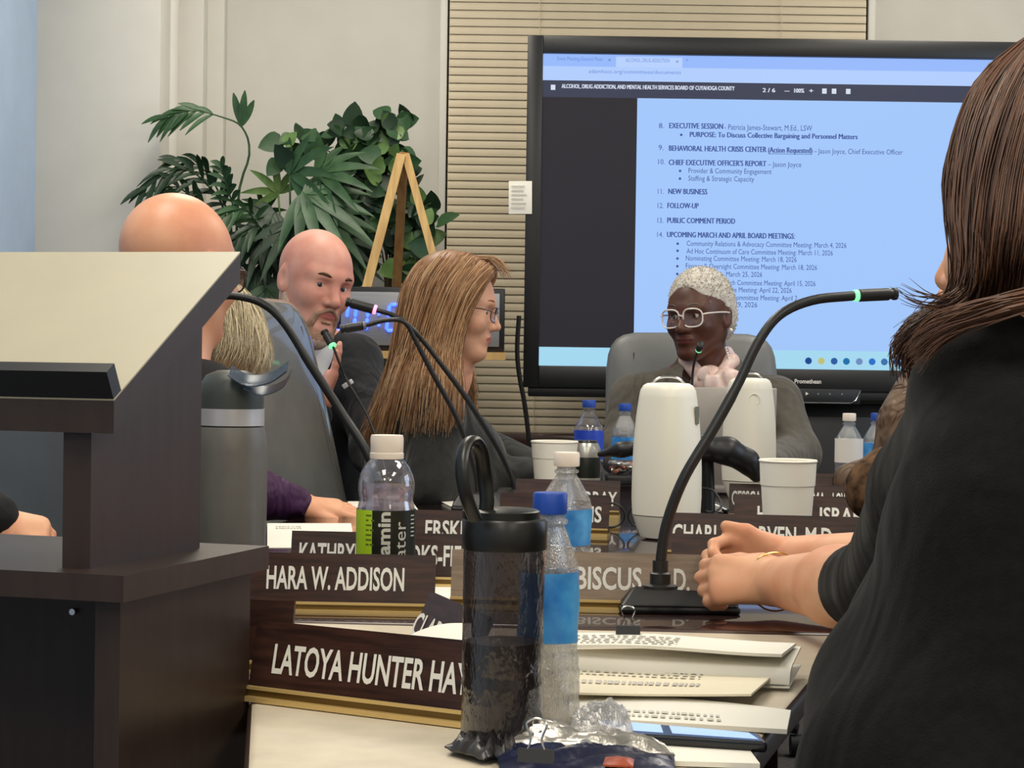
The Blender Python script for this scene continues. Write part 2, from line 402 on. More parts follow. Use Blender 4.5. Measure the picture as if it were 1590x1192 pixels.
def hand_solids(S, w, d, n, curl=(.3, .35, .4, .45), spread=.12, thumb=(.5, .3), k=.006, sc_=1.0, side=1, flat=1.0):
    """w wrist, d finger direction, n back-of-hand direction, side +1/-1 picks the thumb's side"""
    d = Vector(d).normalized(); n = (Vector(n)-d*Vector(n).dot(d)).normalized(); t = d.cross(n)*side   # t points to the thumb
    q = sc_
    for i, y in enumerate((.026, .009, -.009, -.025)):
        S.rc(w+d*.012*q+t*y*.6*q, w+d*(.085-.004*abs(i-1))*q+t*y*q, .0135*q, .0105*q, .012)
    S.rc(w+d*.02*q+t*.014*q-n*.006*q, w+d*.07*q-t*.012*q-n*.004*q, .018*q, .013*q, .015)
    for i, (y, ln) in enumerate(((.026, .07), (.009, .078), (-.009, .073), (-.025, .058))):
        p = w+d*(.083-.004*abs(i-1))*q+t*y*q; a = 0; dd = d
        dirs = (d+t*spread*(1.5-i)*.5).normalized()
        for j, fr in enumerate((.45, .3, .25)):
            a += curl[i]*(1.0 if j else .8)
            dd = dirs*math.cos(a)-n*math.sin(a)
            e = p+dd*ln*fr*q; S.rc(p, e, (.0092-.0008*j)*q, (.0086-.0009*j)*q, .004); p = e
    p = w+d*.022*q+t*.026*q-n*.004*q
    th = (d*math.cos(thumb[0])+t*math.sin(thumb[0])-n*thumb[1]).normalized()
    e = p+th*.038*q; S.rc(p, e, .0145*q, .0105*q, .01)
    th2 = (d*.95+th*.4-n*thumb[1]*.3).normalized(); S.rc(e, e+th2*.03*q, .0105*q, .0085*q, .005)
# ------------------------------------------------------------------ material list
mat('wall_paint', (208, 205, 196), .75, .3, var=.02, bump=.04, bscale=120)
mat('wall_blue', (170, 190, 216), .75, .3, var=.03, bump=.04, bscale=120)
mat('ceiling_tile', (225, 222, 212), .9, .2, var=.04, bump=.1, bscale=200)
mat('carpet', (96, 92, 90), .95, .1, var=.15, scale=60, bump=.3, bscale=300)
mat('trim_paint', (214, 211, 203), .5, .4, var=.02)
mat('blind', (206, 192, 165), .45, .4, var=.03)
mat('window_grey', (120, 125, 130), .4, .5)
mat('black_plastic', (22, 22, 24), .42, .5, var=.1)
mat('black_rubber', (14, 14, 15), .6, .4, var=.1)
mat('dark_bezel', (30, 31, 33), .35, .5, var=.06)
mat('white_paper', (238, 234, 222), .8, .2, var=.015)
mat('cream_paper', (236, 226, 200), .8, .2, var=.02)
mat('ink', (70, 70, 78), .8, .1)
mat('walnut', (74, 46, 38), .3, .5, var=.2, scale=5, stretch=(3, 3, 40), c2=(48, 28, 24), coat=.2)
mat('plate_face', (70, 44, 36), .38, .4, scale=4, stretch=(4, 4, 45), c2=(44, 27, 24))
mat('plate_face_sheen', (152, 132, 112), .35, .5, scale=4, stretch=(4, 4, 45), c2=(130, 110, 92))  # plate face lightened: its reflection is painted into the colour
mat('plate_text', (240, 238, 230), .6, .3, var=.01)
mat('gold', (236, 204, 136), .38, .6, metal=.4, var=.05)
mat('table_dark', (54, 34, 32), .1, .6, scale=3, stretch=(6, 1, 1), c2=(38, 24, 24), coat=.6)
mat('table_edge', (84, 66, 58), .3, .5, var=.1, stretch=(2, 20, 20))
mat('table_light', (206, 194, 172), .5, .3, var=.05, scale=30)
mat('lectern_dark', (56, 43, 37), .42, .35, var=.1, scale=10, stretch=(8, 8, 1))
mat('lectern_top_sheen', (184, 176, 152), .45, .4, var=.05, scale=6)  # ceiling light's sheen on the board, put into the base colour
mat('chair_grey', (112, 113, 110), .4, .5, var=.06, scale=12, bump=.08, bscale=150)
mat('chair_gloss', (112, 113, 110), .26, .6, var=.06, scale=12, bump=.06, bscale=150, coat=.8)
mat('chair_dark', (70, 72, 74), .5, .4, var=.06)
mat('chrome', (200, 200, 202), .2, .5, metal=1, var=.02)
mat('leaf_dark', (32, 60, 33), .45, .4, scale=20, c2=(19, 40, 23))
mat('leaf_mid', (56, 90, 54), .45, .4, scale=20, c2=(36, 66, 38))
mat('leaf_light', (112, 140, 82), .45, .4, scale=20, c2=(74, 108, 54))
mat('leaf_yellow', (150, 156, 70), .45, .4, scale=20, c2=(104, 124, 52))
mat('stem_green', (110, 116, 74), .6, .3)
mat('stem_brown', (92, 78, 58), .7, .2)
mat('terracotta', (120, 84, 66), .8, .2)
mat('soil', (44, 34, 28), .95, .1, bump=.5, bscale=80)
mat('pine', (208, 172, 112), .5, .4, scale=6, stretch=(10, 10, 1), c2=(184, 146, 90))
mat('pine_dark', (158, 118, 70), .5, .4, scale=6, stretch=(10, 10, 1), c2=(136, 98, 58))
mat('brushed_face', (150, 150, 152), .4, .5, metal=.3, scale=6, stretch=(1, 1, 30), var=.06)
mat('led_blue', (40, 70, 255), .4, emit=(50, 80, 255), estr=5)
mat('led_off', (120, 122, 130), .4)
mat('led_pink', (255, 150, 190), .4, emit=(255, 150, 190), estr=1.6)
mat('led_green', (120, 230, 150), .4, emit=(120, 235, 160), estr=1.3)
mat('mic_black', (26, 26, 27), .4, .5, var=.1)
mat('device_white', (240, 236, 220), .4, .4, var=.02)
mat('device_band', (120, 122, 112), .4)
mat('foam_cup', (248, 243, 230), .6, .3, var=.015, bump=.03, bscale=300)
mat('laptop_grey', (176, 170, 164), .35, .5, metal=.4, var=.02)
mat('cap_white', (240, 226, 212), .5, .4, var=.01)
mat('cap_blue', (36, 76, 170), .4, .4, var=.04)
mat('label_blue', (40, 120, 200), .35, .5, scale=25, c2=(90, 175, 228))
mat('label_deep', (38, 66, 190), .35, .5, scale=25, c2=(50, 84, 200))
mat('label_white', (236, 230, 222), .5, .3, var=.02)
mat('label_green', (178, 214, 30), .45, .4, var=.03)
mat('label_black', (26, 28, 16), .4, .4)
mat('can_silver', (190, 188, 180), .3, .5, metal=.7, var=.05)
mat('can_dark', (40, 46, 40), .3, .5, metal=.5)
mat('foil', (196, 192, 184), .28, .5, metal=.8, var=.2, scale=30, bump=.7, bscale=60)
mat('foil_navy', (28, 34, 70), .3, .5, metal=.3, var=.2, bump=.4, bscale=40)
mat('foil_red', (196, 84, 46), .35, .5, var=.2)
mat('pouch_grey', (96, 92, 90), .3, .5, metal=.4, scale=14, c2=(52, 50, 52), bump=.6, bscale=35)
mat('tumbler_grey', (118, 114, 108), .4, .4, metal=.2, var=.05, scale=30)
mat('tumbler_lid', (70, 74, 70), .45, .4)
mat('steel_band', (204, 202, 204), .35, .5, metal=.4, var=.02)
mat('flask_black', (24, 24, 22), .35, .5, var=.1)
mat('phone_black', (16, 17, 22), .15, .5)
mat('screen_phone', (150, 180, 230), .2, .5, emit=(158, 184, 240), estr=.75)
mat('eye_white', (214, 204, 198), .25, .5, var=.03)
mat('pupil', (8, 8, 8), .1, .5)
mat('iris_blue', (70, 76, 80), .2); mat('iris_brown', (52, 32, 22), .2); mat('iris_grey', (74, 84, 80), .2)
SK = dict(sss=.12)
mat('skin_pale', (222, 166, 148), .5, .35, scale=14, c2=(208, 140, 120), bump=.05, bscale=250, **SK)
mat('skin_warm', (222, 164, 130), .42, .4, scale=10, c2=(206, 138, 106), bump=.06, bscale=160, **SK)
mat('skin_fair', (220, 168, 138), .5, .35, scale=12, c2=(212, 152, 120), bump=.04, bscale=250, **SK)
mat('skin_brown', (96, 58, 42), .42, .45, scale=12, c2=(76, 44, 32), bump=.05, bscale=250, **SK)
mat('skin_hand', (226, 174, 138), .5, .35, scale=16, c2=(214, 150, 116), bump=.08, bscale=180, **SK)
mat('lip_pale', (186, 108, 98), .4, .4); mat('lip_dark', (94, 44, 40), .35, .5); mat('lip_rose', (192, 112, 100), .4, .4)
mat('hair_strawberry', (190, 146, 104), .42, .5, scale=3, stretch=(20, 20, 2), c2=(160, 116, 78))
mat('hair_straw_light', (220, 188, 148), .45, .5, scale=3, c2=(200, 160, 118))
mat('hair_straw_dark', (152, 108, 72), .45, .5, scale=3, c2=(130, 90, 58))
mat('hair_brown', (108, 75, 58), .38, .5, scale=3, c2=(82, 56, 43))
mat('hair_brown_light', (142, 101, 76), .4, .45, scale=3, c2=(92, 63, 48))
mat('hair_brown_dark', (86, 60, 48), .4, .45, scale=3, c2=(68, 47, 39))
mat('hair_ash', (222, 208, 176), .5, .4, scale=3, c2=(192, 176, 142))
mat('hair_ash_dark', (182, 166, 134), .5, .4, scale=3, c2=(156, 140, 112))
mat('hair_white', (206, 200, 190), .8, .2, scale=90, c2=(180, 172, 160), bump=.6, bscale=260)
mat('beard_grey', (186, 150, 126), .8, .2, scale=70, c2=(146, 112, 92), bump=.7, bscale=260)
mat('beard_white', (212, 192, 174), .8, .2, scale=70, c2=(180, 156, 138), bump=.7, bscale=260)
mat('stubble', (190, 140, 120), .7, .2)
mat('brow_brown', (96, 70, 54), .8, .1); mat('brow_grey', (110, 98, 88), .8, .1)
mat('suit_navy', (20, 21, 26), .75, .2, fold=.5, var=.15, scale=40, bump=.15, bscale=200, sheen=.1)
mat('suit_charcoal', (30, 30, 32), .8, .2, fold=.5, var=.1, scale=40, bump=.15, bscale=200)
mat('shirt_white', (226, 224, 222), .7, .2, var=.03, bump=.1, bscale=60)
mat('shirt_blue', (190, 206, 232), .7, .2, var=.03)
mat('tie_dark', (24, 26, 40), .5, .4)
mat('knit_charcoal', (52, 53, 52), .9, .1, fold=.55, var=.1, scale=60, bump=.25, bscale=300, sheen=.15)
mat('blazer_olive', (88, 83, 74), .8, .2, fold=.5, var=.08, scale=60, bump=.2, bscale=260, sheen=.15)
mat('knit_black', (22, 22, 21), .9, .1, var=.15, scale=120, bump=.3, bscale=420, sheen=.05, fold=.3, fscale=7)
mat('blouse_purple', (66, 30, 70), .6, .3, fold=.8, fscale=14, var=.15, scale=20, bump=.2, bscale=40)
mat('jacket_brown', (108, 84, 64), .55, .4, fold=1, fscale=16, var=.2, scale=20, bump=.3, bscale=30)
mat('scarf_silk', (232, 208, 196), .4, .4, scale=30, c2=(206, 168, 158), bump=.1, bscale=40)
mat('leopard', (112, 84, 60), .85, .1, scale=45, c2=(34, 26, 22), bump=.4, bscale=160)
mat('trousers_dark', (32, 33, 38), .85, .1, var=.1, scale=60)
mat('frame_clear', (232, 222, 214), .25, .6, var=.03)
mat('frame_dark', (46, 34, 30), .3, .5)
mat('pearl', (240, 236, 228), .15, .6)
mat('gold_fine', (226, 178, 96), .2, .6, metal=1)
mat('red_jewel', (150, 30, 40), .15, .7, var=.2)
clear_plastic('pet', (.93, .94, .95), .10, .06, body=(225, 228, 230), bodyw=.10, bump=.35, bscale=40)
clear_plastic('pet_smooth', (.95, .95, .96), .08, .04, body=(225, 222, 232), bodyw=.06)
clear_plastic('pet_crushed', (.9, .91, .92), .22, .10, body=(214, 210, 204), bodyw=.28, bump=.9, bscale=55)
clear_plastic('drink_pink', (.92, .87, .93), .06, .04, body=(226, 208, 226), bodyw=.22)
clear_plastic('smoke', (.42, .40, .42), .05, .15, body=(62, 52, 52), bodyw=.22, bump=.15, bscale=14)
clear_plastic('lens_glass', (.95, .96, .97), .06, .009)
clear_plastic('tab_blue', (.5, .58, .66), .04, .35, body=(64, 80, 98), bodyw=.42, gmax=.3)
clear_plastic('wrap_clear', (.9, .9, .9), .25, .1, body=(220, 216, 210), bodyw=.25, bump=.9, bscale=50)
MT = MATS
# ------------------------------------------------------------------ the room
XL, XR, YB, YF = -1.44, 3.0, 6.6, -2.6
def flat(name, c, size, m): return struct(MB().box(c, size).build(name, m, base=c, smooth=False))
flat('floor', ((XL+XR)/2, (YB+YF)/2, -.05), (XR-XL+.4, YB-YF+.4, .1), MT['carpet'])
flat('ceiling', ((XL+XR)/2, (YB+YF)/2, CEIL+.05), (XR-XL+.4, YB-YF+.4, .1), MT['ceiling_tile'])
flat('wall_left', (XL-.05, (YB+YF)/2, CEIL/2), (.1, YB-YF, CEIL), MT['wall_blue'])
flat('wall_front', ((XL+XR)/2, YF-.05, CEIL/2), (XR-XL, .1, CEIL), MT['wall_paint'])
# right wall; its window is added, an unseen source of bluish light
wr = MB(); wy0, wy1, wz0, wz1 = 2.5, 4.7, .95, 2.15
wr.box((XR+.05, (YF+wy0)/2, CEIL/2), (.1, wy0-YF, CEIL)); wr.box((XR+.05, (YB+wy1)/2, CEIL/2), (.1, YB-wy1, CEIL))
wr.box((XR+.05, (wy0+wy1)/2, wz0/2), (.1, wy1-wy0, wz0)); wr.box((XR+.05, (wy0+wy1)/2, (wz1+CEIL)/2), (.1, wy1-wy0, CEIL-wz1))
struct(wr.build('wall_right', MT['wall_paint'], smooth=False))
w2 = struct(MB().box((XR+.06, (wy0+wy1)/2, (wz0+wz1)/2), (.02, wy1-wy0, wz1-wz0)).build('added_window', MT['lens_glass'], smooth=False))
for yy in (wy0+.02, (wy0+wy1)/2, wy1-.02): MB().box((XR+.04, yy, (wz0+wz1)/2), (.06, .04, wz1-wz0)).build('mullion', MT['trim_paint'], w2, smooth=False)
# back wall with the window opening behind the blinds
wl, wrx = W(692, 300, YB).x, W(1346, 20, YB).x; wb, wt = W(760, 668, YB).z, 2.45
bw = MB()
bw.box(((XL+wl)/2, YB+.06, CEIL/2), (wl-XL, .12, CEIL)); bw.box(((XR+wrx)/2, YB+.06, CEIL/2), (XR-wrx, .12, CEIL))
bw.box(((wl+wrx)/2, YB+.06, wb/2), (wrx-wl, .12, wb)); bw.box(((wl+wrx)/2, YB+.06, (wt+CEIL)/2), (wrx-wl, .12, CEIL-wt))
struct(bw.build('wall_back', MT['wall_paint'], smooth=False))
w1 = struct(MB().box(((wl+wrx)/2, YB+.10, (wb+wt)/2), (wrx-wl, .02, wt-wb)).build('window_1', MT['window_grey'], base=((wl+wrx)/2, YB+.1, wb), smooth=False))
for q, x in ((-1, wl), (1, wrx)): MB().box((x+q*.012, YB-.008, (wb+wt)/2), (.024, .05, wt-wb), bev=.004).build('window_frame', MT['trim_paint'], w1)
MB().box(((wl+wrx)/2, YB-.05, wb-.028), (wrx-wl+.1, .14, .05), bev=.006).build('window_sill', MT['walnut'], w1)
bl = thing('window_blind', 'tan horizontal slatted blind hanging behind the large display', 'blind', ((wl+wrx)/2, YB-.02, wb))
sx = wrx-wl-.012; nsl = int((wt-wb-.04)/.0258)
def slat_mesh():
    m = MB(); R = Rx(74); m.grid(lambda u, v: Vector((-sx/2+sx*u, 0, 0)) + R @ Vector((0, (v-.5)*.031, .003*(1-(2*v-1)**2))), 1, 4)
    return m
first = None
for i in range(nsl):
    z = wb+.012+i*.0258
    if first is None:
        first = slat_mesh().build('slat', MT['blind'], None, base=(0, 0, 0)); first.parent = bl; o = first
    else: o = first.copy(); col.objects.link(o); o.parent = bl
    o.location = (0, 0, z-wb)
for fx in (.22, .8):
    x = wl+sx*fx; MB().tube([(x, YB-.037, wb), (x, YB-.037, wt-.03)], .0012, 5).build('ladder_cord', MT['blind'], bl)
MB().box(((wl+wrx)/2, YB-.02, wt-.02), (sx, .04, .04), bev=.004).build('headrail', MT['blind'], bl)
# pilaster, pipe and shallow steps at the left of the back wall
def wallbox(name, p0, p1, Yf, m):
    x0, x1 = W(p0, 200, Yf).x, W(p1, 200, Yf).x
    return struct(MB().box(((x0+x1)/2, (Yf+YB)/2, CEIL/2), (x1-x0, YB-Yf, CEIL), bev=.006).build(name, m))
wallbox('trim_1', 50, 248, 6.2, MT['wall_paint'])
wallbox('trim_2', 249, 315, 6.46, MT['wall_paint'])
wallbox('trim_3', 315, 347, 6.54, MT['wall_paint'])
px_ = W(262, 200, 6.40); tag(MB().tube([(px_.x, 6.40, 0), (px_.x, 6.40, CEIL)], .0285, 24).build('pipe', MT['trim_paint'], base=(px_.x, 6.40, 0)), 'cream painted vertical pipe beside the grey wall pilaster', 'pipe')
# ceiling lamps
for i, (x, y) in enumerate(PANELS):
    t = thing('ceiling_light', 'recessed fluorescent ceiling panel, %s row from the display, %s side' % (('fourth', 'third', 'second', 'first')[i//2], ('left', 'right')[i % 2]), 'ceiling light', (x, y, CEIL), 'ceiling light panels')
    for q in (-1, 1):
        MB().box((x+q*.3, y, CEIL-.02), (.03, 1.24, .04)).build('frame', MT['trim_paint'], t, smooth=False)
        MB().box((x, y+q*.605, CEIL-.02), (.6, .03, .04)).build('frame', MT['trim_paint'], t, smooth=False)
# ------------------------------------------------------------------ display
YS = 6.08
tv = thing('interactive_display', 'large black interactive display showing a meeting agenda document', 'display', W(1260, 612, YS+.03))
def rect(m, x0, y0, x1, y1, Y, mi=0):
    m.add([W(x0, y1, Y), W(x1, y1, Y), W(x1, y0, Y), W(x0, y0, Y)], [(0, 1, 2, 3)], mi); return m
def level(px, py, Y, px0=1260):   # display edges are level: read heights at px0
    a = W(px, py, Y); b = W(px0, py, Y); return Vector((a.x, Y, b.z))
ul, lr = W(816, 320, YS), W(1714, 320, YS); zt, zb = W(1180, 61, YS).z, W(1180, 606, YS).z
sl_, sr_ = W(840, 320, YS).x, W(1690, 320, YS).x; szt, szb = W(1180, 88, YS).z, W(1180, 572, YS).z
cxm = (ul.x+lr.x)/2
MB().box((cxm, YS+.06, (zt+zb)/2), (lr.x-ul.x-.04, .08, zt-zb-.03), bev=.01).build('back_shell', MT['black_plastic'], tv)
for (x0, x1, z0, z1) in ((ul.x, sl_, zb, zt), (sr_, lr.x, zb, zt), (sl_, sr_, szt, zt), (sl_, sr_, zb, szb)):
    MB().box(((x0+x1)/2, YS+.005, (z0+z1)/2), (x1-x0, .05, z1-z0), bev=.003).build('bezel', MT['dark_bezel'], tv)
def emis(name, c, s=1.0): return mat(name, (10, 10, 12), .35, .2, emit=c, estr=s)
E = [emis('scr_tabs', (150, 184, 250)), emis('scr_addr', (176, 204, 252)), emis('scr_bar', (58, 62, 82)), emis('scr_side', (40, 38, 44)), emis('scr_page', (162, 198, 250)), emis('scr_task', (164, 216, 240)), emis('scr_tab_on', (182, 208, 252))]
YP = YS-.004
def spt(px, py, Y=YP):        # point of the picture on the screen: columns and rows kept square to the panel
    c = W(1180, py, Y); d = W(px, 330, Y); return Vector((d.x, Y, c.z))
def srect(m, x0, y0, x1, y1, Y, mi): m.add([spt(x0, y1, Y), spt(x1, y1, Y), spt(x1, y0, Y), spt(x0, y0, Y)], [(0, 1, 2, 3)], mi)
scm = MB()
for a in ((840, 88, 1690, 107, 0), (840, 107, 1690, 129, 1), (840, 129, 1690, 155, 2), (840, 155, 987, 543, 3), (987, 155, 1690, 543, 4), (840, 543, 1690, 572, 5)): srect(scm, *a[:4], YP, a[4])
scm.build('screen', E, tv, smooth=False)
s2 = MB(); srect(s2, 953, 91, 1056, 107, YP-.001, 0); s2.build('browser_tab', E[6], tv, smooth=False)
INK = emis('scr_ink', (62, 84, 150)); INKW = emis('scr_ink_white', (214, 222, 240)); INKL = emis('scr_ink_light', (104, 138, 216))
X_, Z_ = Vector((1, 0, 0)), Vector((0, 0, 1))
def sline(body, x0, x1, yb, cap, m=INK, bold=0):
    o = spt(x0, yb, YP-.0015); w = spt(x1, yb).x-o.x
    tb = put_text(MB(), body, cap/526, w, o, X_, Z_, res=2)
    if bold: put_text(tb, body, cap/526, w, o+Vector((.0016, -.0002, 0)), X_, Z_, res=2)
    tb.build('screen_text', m, tv, smooth=False)
for a in [('8.', 1021, 1029, 201, 8), ('EXECUTIVE SESSION', 1037, 1120, 201, 8.5, .005), ('- Patricia James-Stewart, M.Ed., LSW', 1123, 1259, 202, 8.5),
          ('PURPOSE: To Discuss Collective Bargaining and Personnel Matters', 1069, 1329, 214, 8, .006),
          ('9.', 1021, 1029, 235, 8), ('BEHAVIORAL HEALTH CRISIS CENTER', 1037, 1188, 236, 8.5, .005), ('(Action Requested)', 1191, 1259, 236.5, 8.5, .005), ('– Jason Joyce, Chief Executive Officer', 1262, 1400, 237, 8),
          ('10.', 1021, 1031, 257, 8), ("CHIEF EXECUTIVE OFFICER'S REPORT", 1037, 1188, 258, 8.5, .005), ('– Jason Joyce', 1191, 1243, 258.5, 8),
          ('Provider & Community Engagement', 1068, 1197, 270, 8), ('Staffing & Strategic Capacity', 1068, 1170, 282, 8),
          ('11.', 1021, 1030, 303, 8), ('NEW BUSINESS', 1037, 1097, 303, 8.5, .005), ('12.', 1021, 1030, 325, 8), ('FOLLOW-UP', 1036, 1084, 325, 8.5, .005),
          ('13.', 1021, 1030, 348, 8), ('PUBLIC COMMENT PERIOD', 1036, 1141, 348, 8.5, .005), ('14.', 1021, 1030, 370, 8), ('UPCOMING MARCH AND APRIL BOARD MEETINGS:', 1036, 1234, 370, 8.5, .005),
          ('Community Relations & Advocacy Committee Meeting: March 4, 2026', 1067, 1315, 383, 8), ('Ad Hoc Continuum of Care Committee Meeting: March 11, 2026', 1067, 1294, 395, 8),
          ('Nominating Committee Meeting: March 18, 2026', 1066, 1238, 406, 8), ('Finance & Oversight Committee Meeting: March 18, 2026', 1066, 1270, 418, 8),
          ('March 25, 2026', 1129, 1185, 430, 8), ('ch Committee Meeting: April 15, 2026', 1136, 1268, 443, 8), ('ve Meeting: April 22, 2026', 1138, 1231, 454, 8),
          ('Committee Meeting: April 2', 1139, 1240, 466, 8), ('29, 2026', 1143, 1178, 477, 8)]:
    sline(*a[:5], bold=a[5] if len(a) > 5 else 0)
bul = MB()
for (x, y) in ((1056, 211), (1055, 267), (1055, 279), (1053, 380), (1053, 391), (1053, 403), (1053, 415), (1053, 427)):
    c = spt(x, y, YP-.0015); bul.add([c+Vector((math.cos(k*.785)*.004, 0, math.sin(k*.785)*.004)) for k in range(8)], [tuple(range(8))])
srect(bul, 1192, 238, 1258, 238.8, YP-.0015, 0)
bul.build('screen_bullets', INK, tv, smooth=False)
sline('Event Meeting-General Meet', 862, 932, 98, 6, INKL); sline('ALCOHOL, DRUG ADDICTION', 968, 1036, 99, 6, INKL); sline('x', 1046, 1050, 99, 5, INK); sline('+', 1061, 1065, 98, 6, INKL); sline('x', 941, 945, 98, 5, INK)
sline('adamhscc.org/committees/documents', 911, 1054, 117, 6, INKL)
sline('ALCOHOL, DRUG ADDICTION, AND MENTAL HEALTH SERVICES BOARD OF CUYAHOGA COUNTY', 869, 1137, 141, 6.5, INKW, .009)
for b, x0, x1 in (('2 / 6', 1181, 1200), ('-', 1215, 1222), ('100%', 1230, 1245), ('+', 1253, 1259)): sline(b, x0, x1, 143, 6.5, INKW, .01)
ic = MB()
for i, x in enumerate((856, 1277, 1292, 1314)): ic = MB(); srect(ic, x-3.5, 136, x+3.5, 144, YP-.0015, 0); ic.build('toolbar_icon', INKW, tv, smooth=False)
for i, (x, c) in enumerate(((1259, (20, 70, 140)), (1279, (190, 190, 120)), (1299, (40, 90, 160)), (1318, (20, 110, 170)), (1338, (110, 140, 190)), (1358, (40, 110, 200)), (1377, (60, 110, 170)), (1397, (50, 100, 180)))):
    m = MB(); c0 = spt(x, 559, YP-.0015); m.add([c0+Vector((math.cos(k*.785)*.0105, 0, math.sin(k*.785)*.0105)) for k in range(8)], [tuple(range(8))]); m.build('taskbar_icon', emis('icon%d' % i, c), tv, smooth=False)
# lower control strip with the maker's lettering and buttons
b0, b1 = spt(1236, 624, YS-.02), spt(1340, 600, YS-.02)
MB().box(((b0.x-.4+b1.x)/2+.0, YS-.005, (b0.z+b1.z)/2-.004), (b1.x-b0.x+.4, .05, b1.z-b0.z), bev=.004).build('control_strip', MT['black_plastic'], tv)
MB().tube([spt(1100, 624, YS-.034), spt(1326, 624, YS-.034), spt(1334, 619, YS-.034), spt(1341, 604, YS-.034)], .0012, 5).build('edge_line', MT['chrome'], tv)
put_text(MB(), 'Promethean', 6.5/526, .078, spt(1238, 594, YS-.022), X_, Z_, bold=.02).build('maker_lettering', MT['label_white'], tv, smooth=False)
put_text(MB(), '▷', 6/526, .012, spt(1254, 612, YS-.033), X_, Z_).build('button', MT['label_white'], tv, smooth=False) if False else None
for i, x in enumerate((1257, 1275, 1293, 1312)):
    c0 = spt(x, 610, YS-.032); r = .006 if i == 0 else .0032; n = 3 if i == 0 else 8
    m = MB(); m.add([c0+Vector((math.cos(k*6.283/n)*r, 0, math.sin(k*6.283/n)*r)) for k in range(n)], [tuple(range(n))]); m.build('button', MT['label_white'] if i == 0 else MT['led_off'], tv, smooth=False)
MB().box((cxm, YS+.02, zb-.012), (lr.x-ul.x-.03, .06, .03), bev=.004).build('lower_rail', MT['black_plastic'], tv)
# rolling stand / black cabinet below the display
st = thing('display_cabinet', 'black cabinet standing on the floor under the display', 'cabinet', (W(1400, 700, 6.3).x, 6.3, 0))
cx0, cx1 = W(1150, 700, 6.15).x, W(1640, 700, 6.15).x
MB().box(((cx0+cx1)/2, 6.3, (zb-.03)/2), (cx1-cx0, .3, zb-.04), bev=.006).build('body', MT['black_rubber'], st)
for q in (.25, .75): MB().box((cx0+(cx1-cx0)*q, 6.143, (zb-.03)/2), ((cx1-cx0)*.48, .016, zb-.12), bev=.003).build('door', MT['black_plastic'], st)
# paper note on the display's left edge, and the cord below it
t = thing('note_paper', 'white printed note taped to the left edge of the display', 'paper', W(807, 332, YS-.03))
m = MB(); m.grid(lambda u, v: W(790+36*u, 281+51*v, YS-.028-.004*math.sin(v*3)), 3, 6); m.build('sheet', MT['white_paper'], t)
m = MB()
for i in range(6): rect(m, 794, 288+i*6.5, 794+random.uniform(18, 27), 290.5+i*6.5, YS-.034)
m.build('print', mat('print_grey', (204, 200, 190), .8), t, smooth=False)
tag(MB().tube(bez([W(806, 490, 5.98), W(803, 540, 5.98), W(806, 580, 5.98), W(815, 630, 5.98), W(822, 690, 5.98), W(828, 760, 5.98)], 20), .007, 7).build('power_cord', MT['black_rubber'], base=W(828, 760, 5.98)), 'black cord hanging down past the left edge of the display', 'cord')
# ------------------------------------------------------------------ easel and timer
YE = 6.0
ez = thing('easel', 'light pine tripod easel standing in front of the plants', 'easel', W(618, 900, YE-.1))
def bar(px0, py0, Y0, px1, py1, Y1, w, th, m, name, par):
    a, b = W(px0, py0, Y0), W(px1, py1, Y1); d = (b-a); u = d.normalized(); s = u.cross(Vector((0, 1, 0))).normalized(); n = s.cross(u)
    k = [s*w*i+n*th*j for i, j in ((-.5, -.5), (.5, -.5), (.5, .5), (-.5, .5))]
    return MB().hexa([a+q for q in k], [b+q for q in k]).build(name, m, par, smooth=False)
def ext(px0, py0, px1, py1, ty): return px0+(px1-px0)*(ty-py0)/(py1-py0)
FLR = 1100
bar(623, 240, YE, ext(623, 240, 571, 440, FLR-30), FLR-30, YE-.18, .026, .02, MT['pine'], 'leg', ez)
bar(630, 240, YE+.012, ext(630, 240, 664, 365, FLR-30), FLR-30, YE-.18, .022, .02, MT['pine'], 'leg', ez)
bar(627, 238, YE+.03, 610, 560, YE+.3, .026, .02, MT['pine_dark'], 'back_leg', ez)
bar(500, 549, YE-.09, 785, 553, YE-.09, .022, .06, MT['pine'], 'ledge', ez)
yt = YE-.1
tm = thing('digital_timer', 'grey digital timer with blue digits resting on the easel ledge', 'timer', W(650, 545, yt))
a, b = W(522, 446, yt), W(783, 544, yt); tx0, tx1 = a.x, b.x; tz0, tz1 = W(652, 545, yt).z, W(652, 446, yt).z
MB().box(((tx0+tx1)/2, yt+.02, (tz0+tz1)/2), (tx1-tx0, .04, tz1-tz0), bev=.004).build('housing', MT['black_plastic'], tm)
MB().box(((tx0+tx1)/2, yt-.003, (tz0+tz1)/2), (tx1-tx0-.03, .01, tz1-tz0-.03), bev=.002).build('face', MT['brushed_face'], tm)
def seg7(px, on, w=25, h=40, yb=513):
    S = {'a': ((0, h), (w, h)), 'b': ((w, h), (w, h/2)), 'c': ((w, h/2), (w, 0)), 'd': ((0, 0), (w, 0)), 'e': ((0, 0), (0, h/2)), 'f': ((0, h/2), (0, h)), 'g': ((0, h/2), (w, h/2))}
    m = MB()
    for s_ in on:
        (x0, y0), (x1, y1) = S[s_]; sl = .12
        p = W(px+x0+y0*sl, yb-y0, yt-.011); q = W(px+x1+y1*sl, yb-y1, yt-.011); d = (q-p).normalized()
        m.tube([p+d*.001, p+d*.005, q-d*.005, q-d*.001], [.002, .0055, .0055, .002], 6)
    m.build('digit', MT['led_blue'], tm)
seg7(511, 'abed'); seg7(541, 'bc', w=8); seg7(560, 'bc', w=8); seg7(600, 'abcdef', w=22); seg7(640, 'abcdef', w=22)
m = MB()
for yy in (488, 505): m.sphere(W(588, yy, yt-.011), .0045, 6)
m.build('colon', MT['led_blue'], tm)
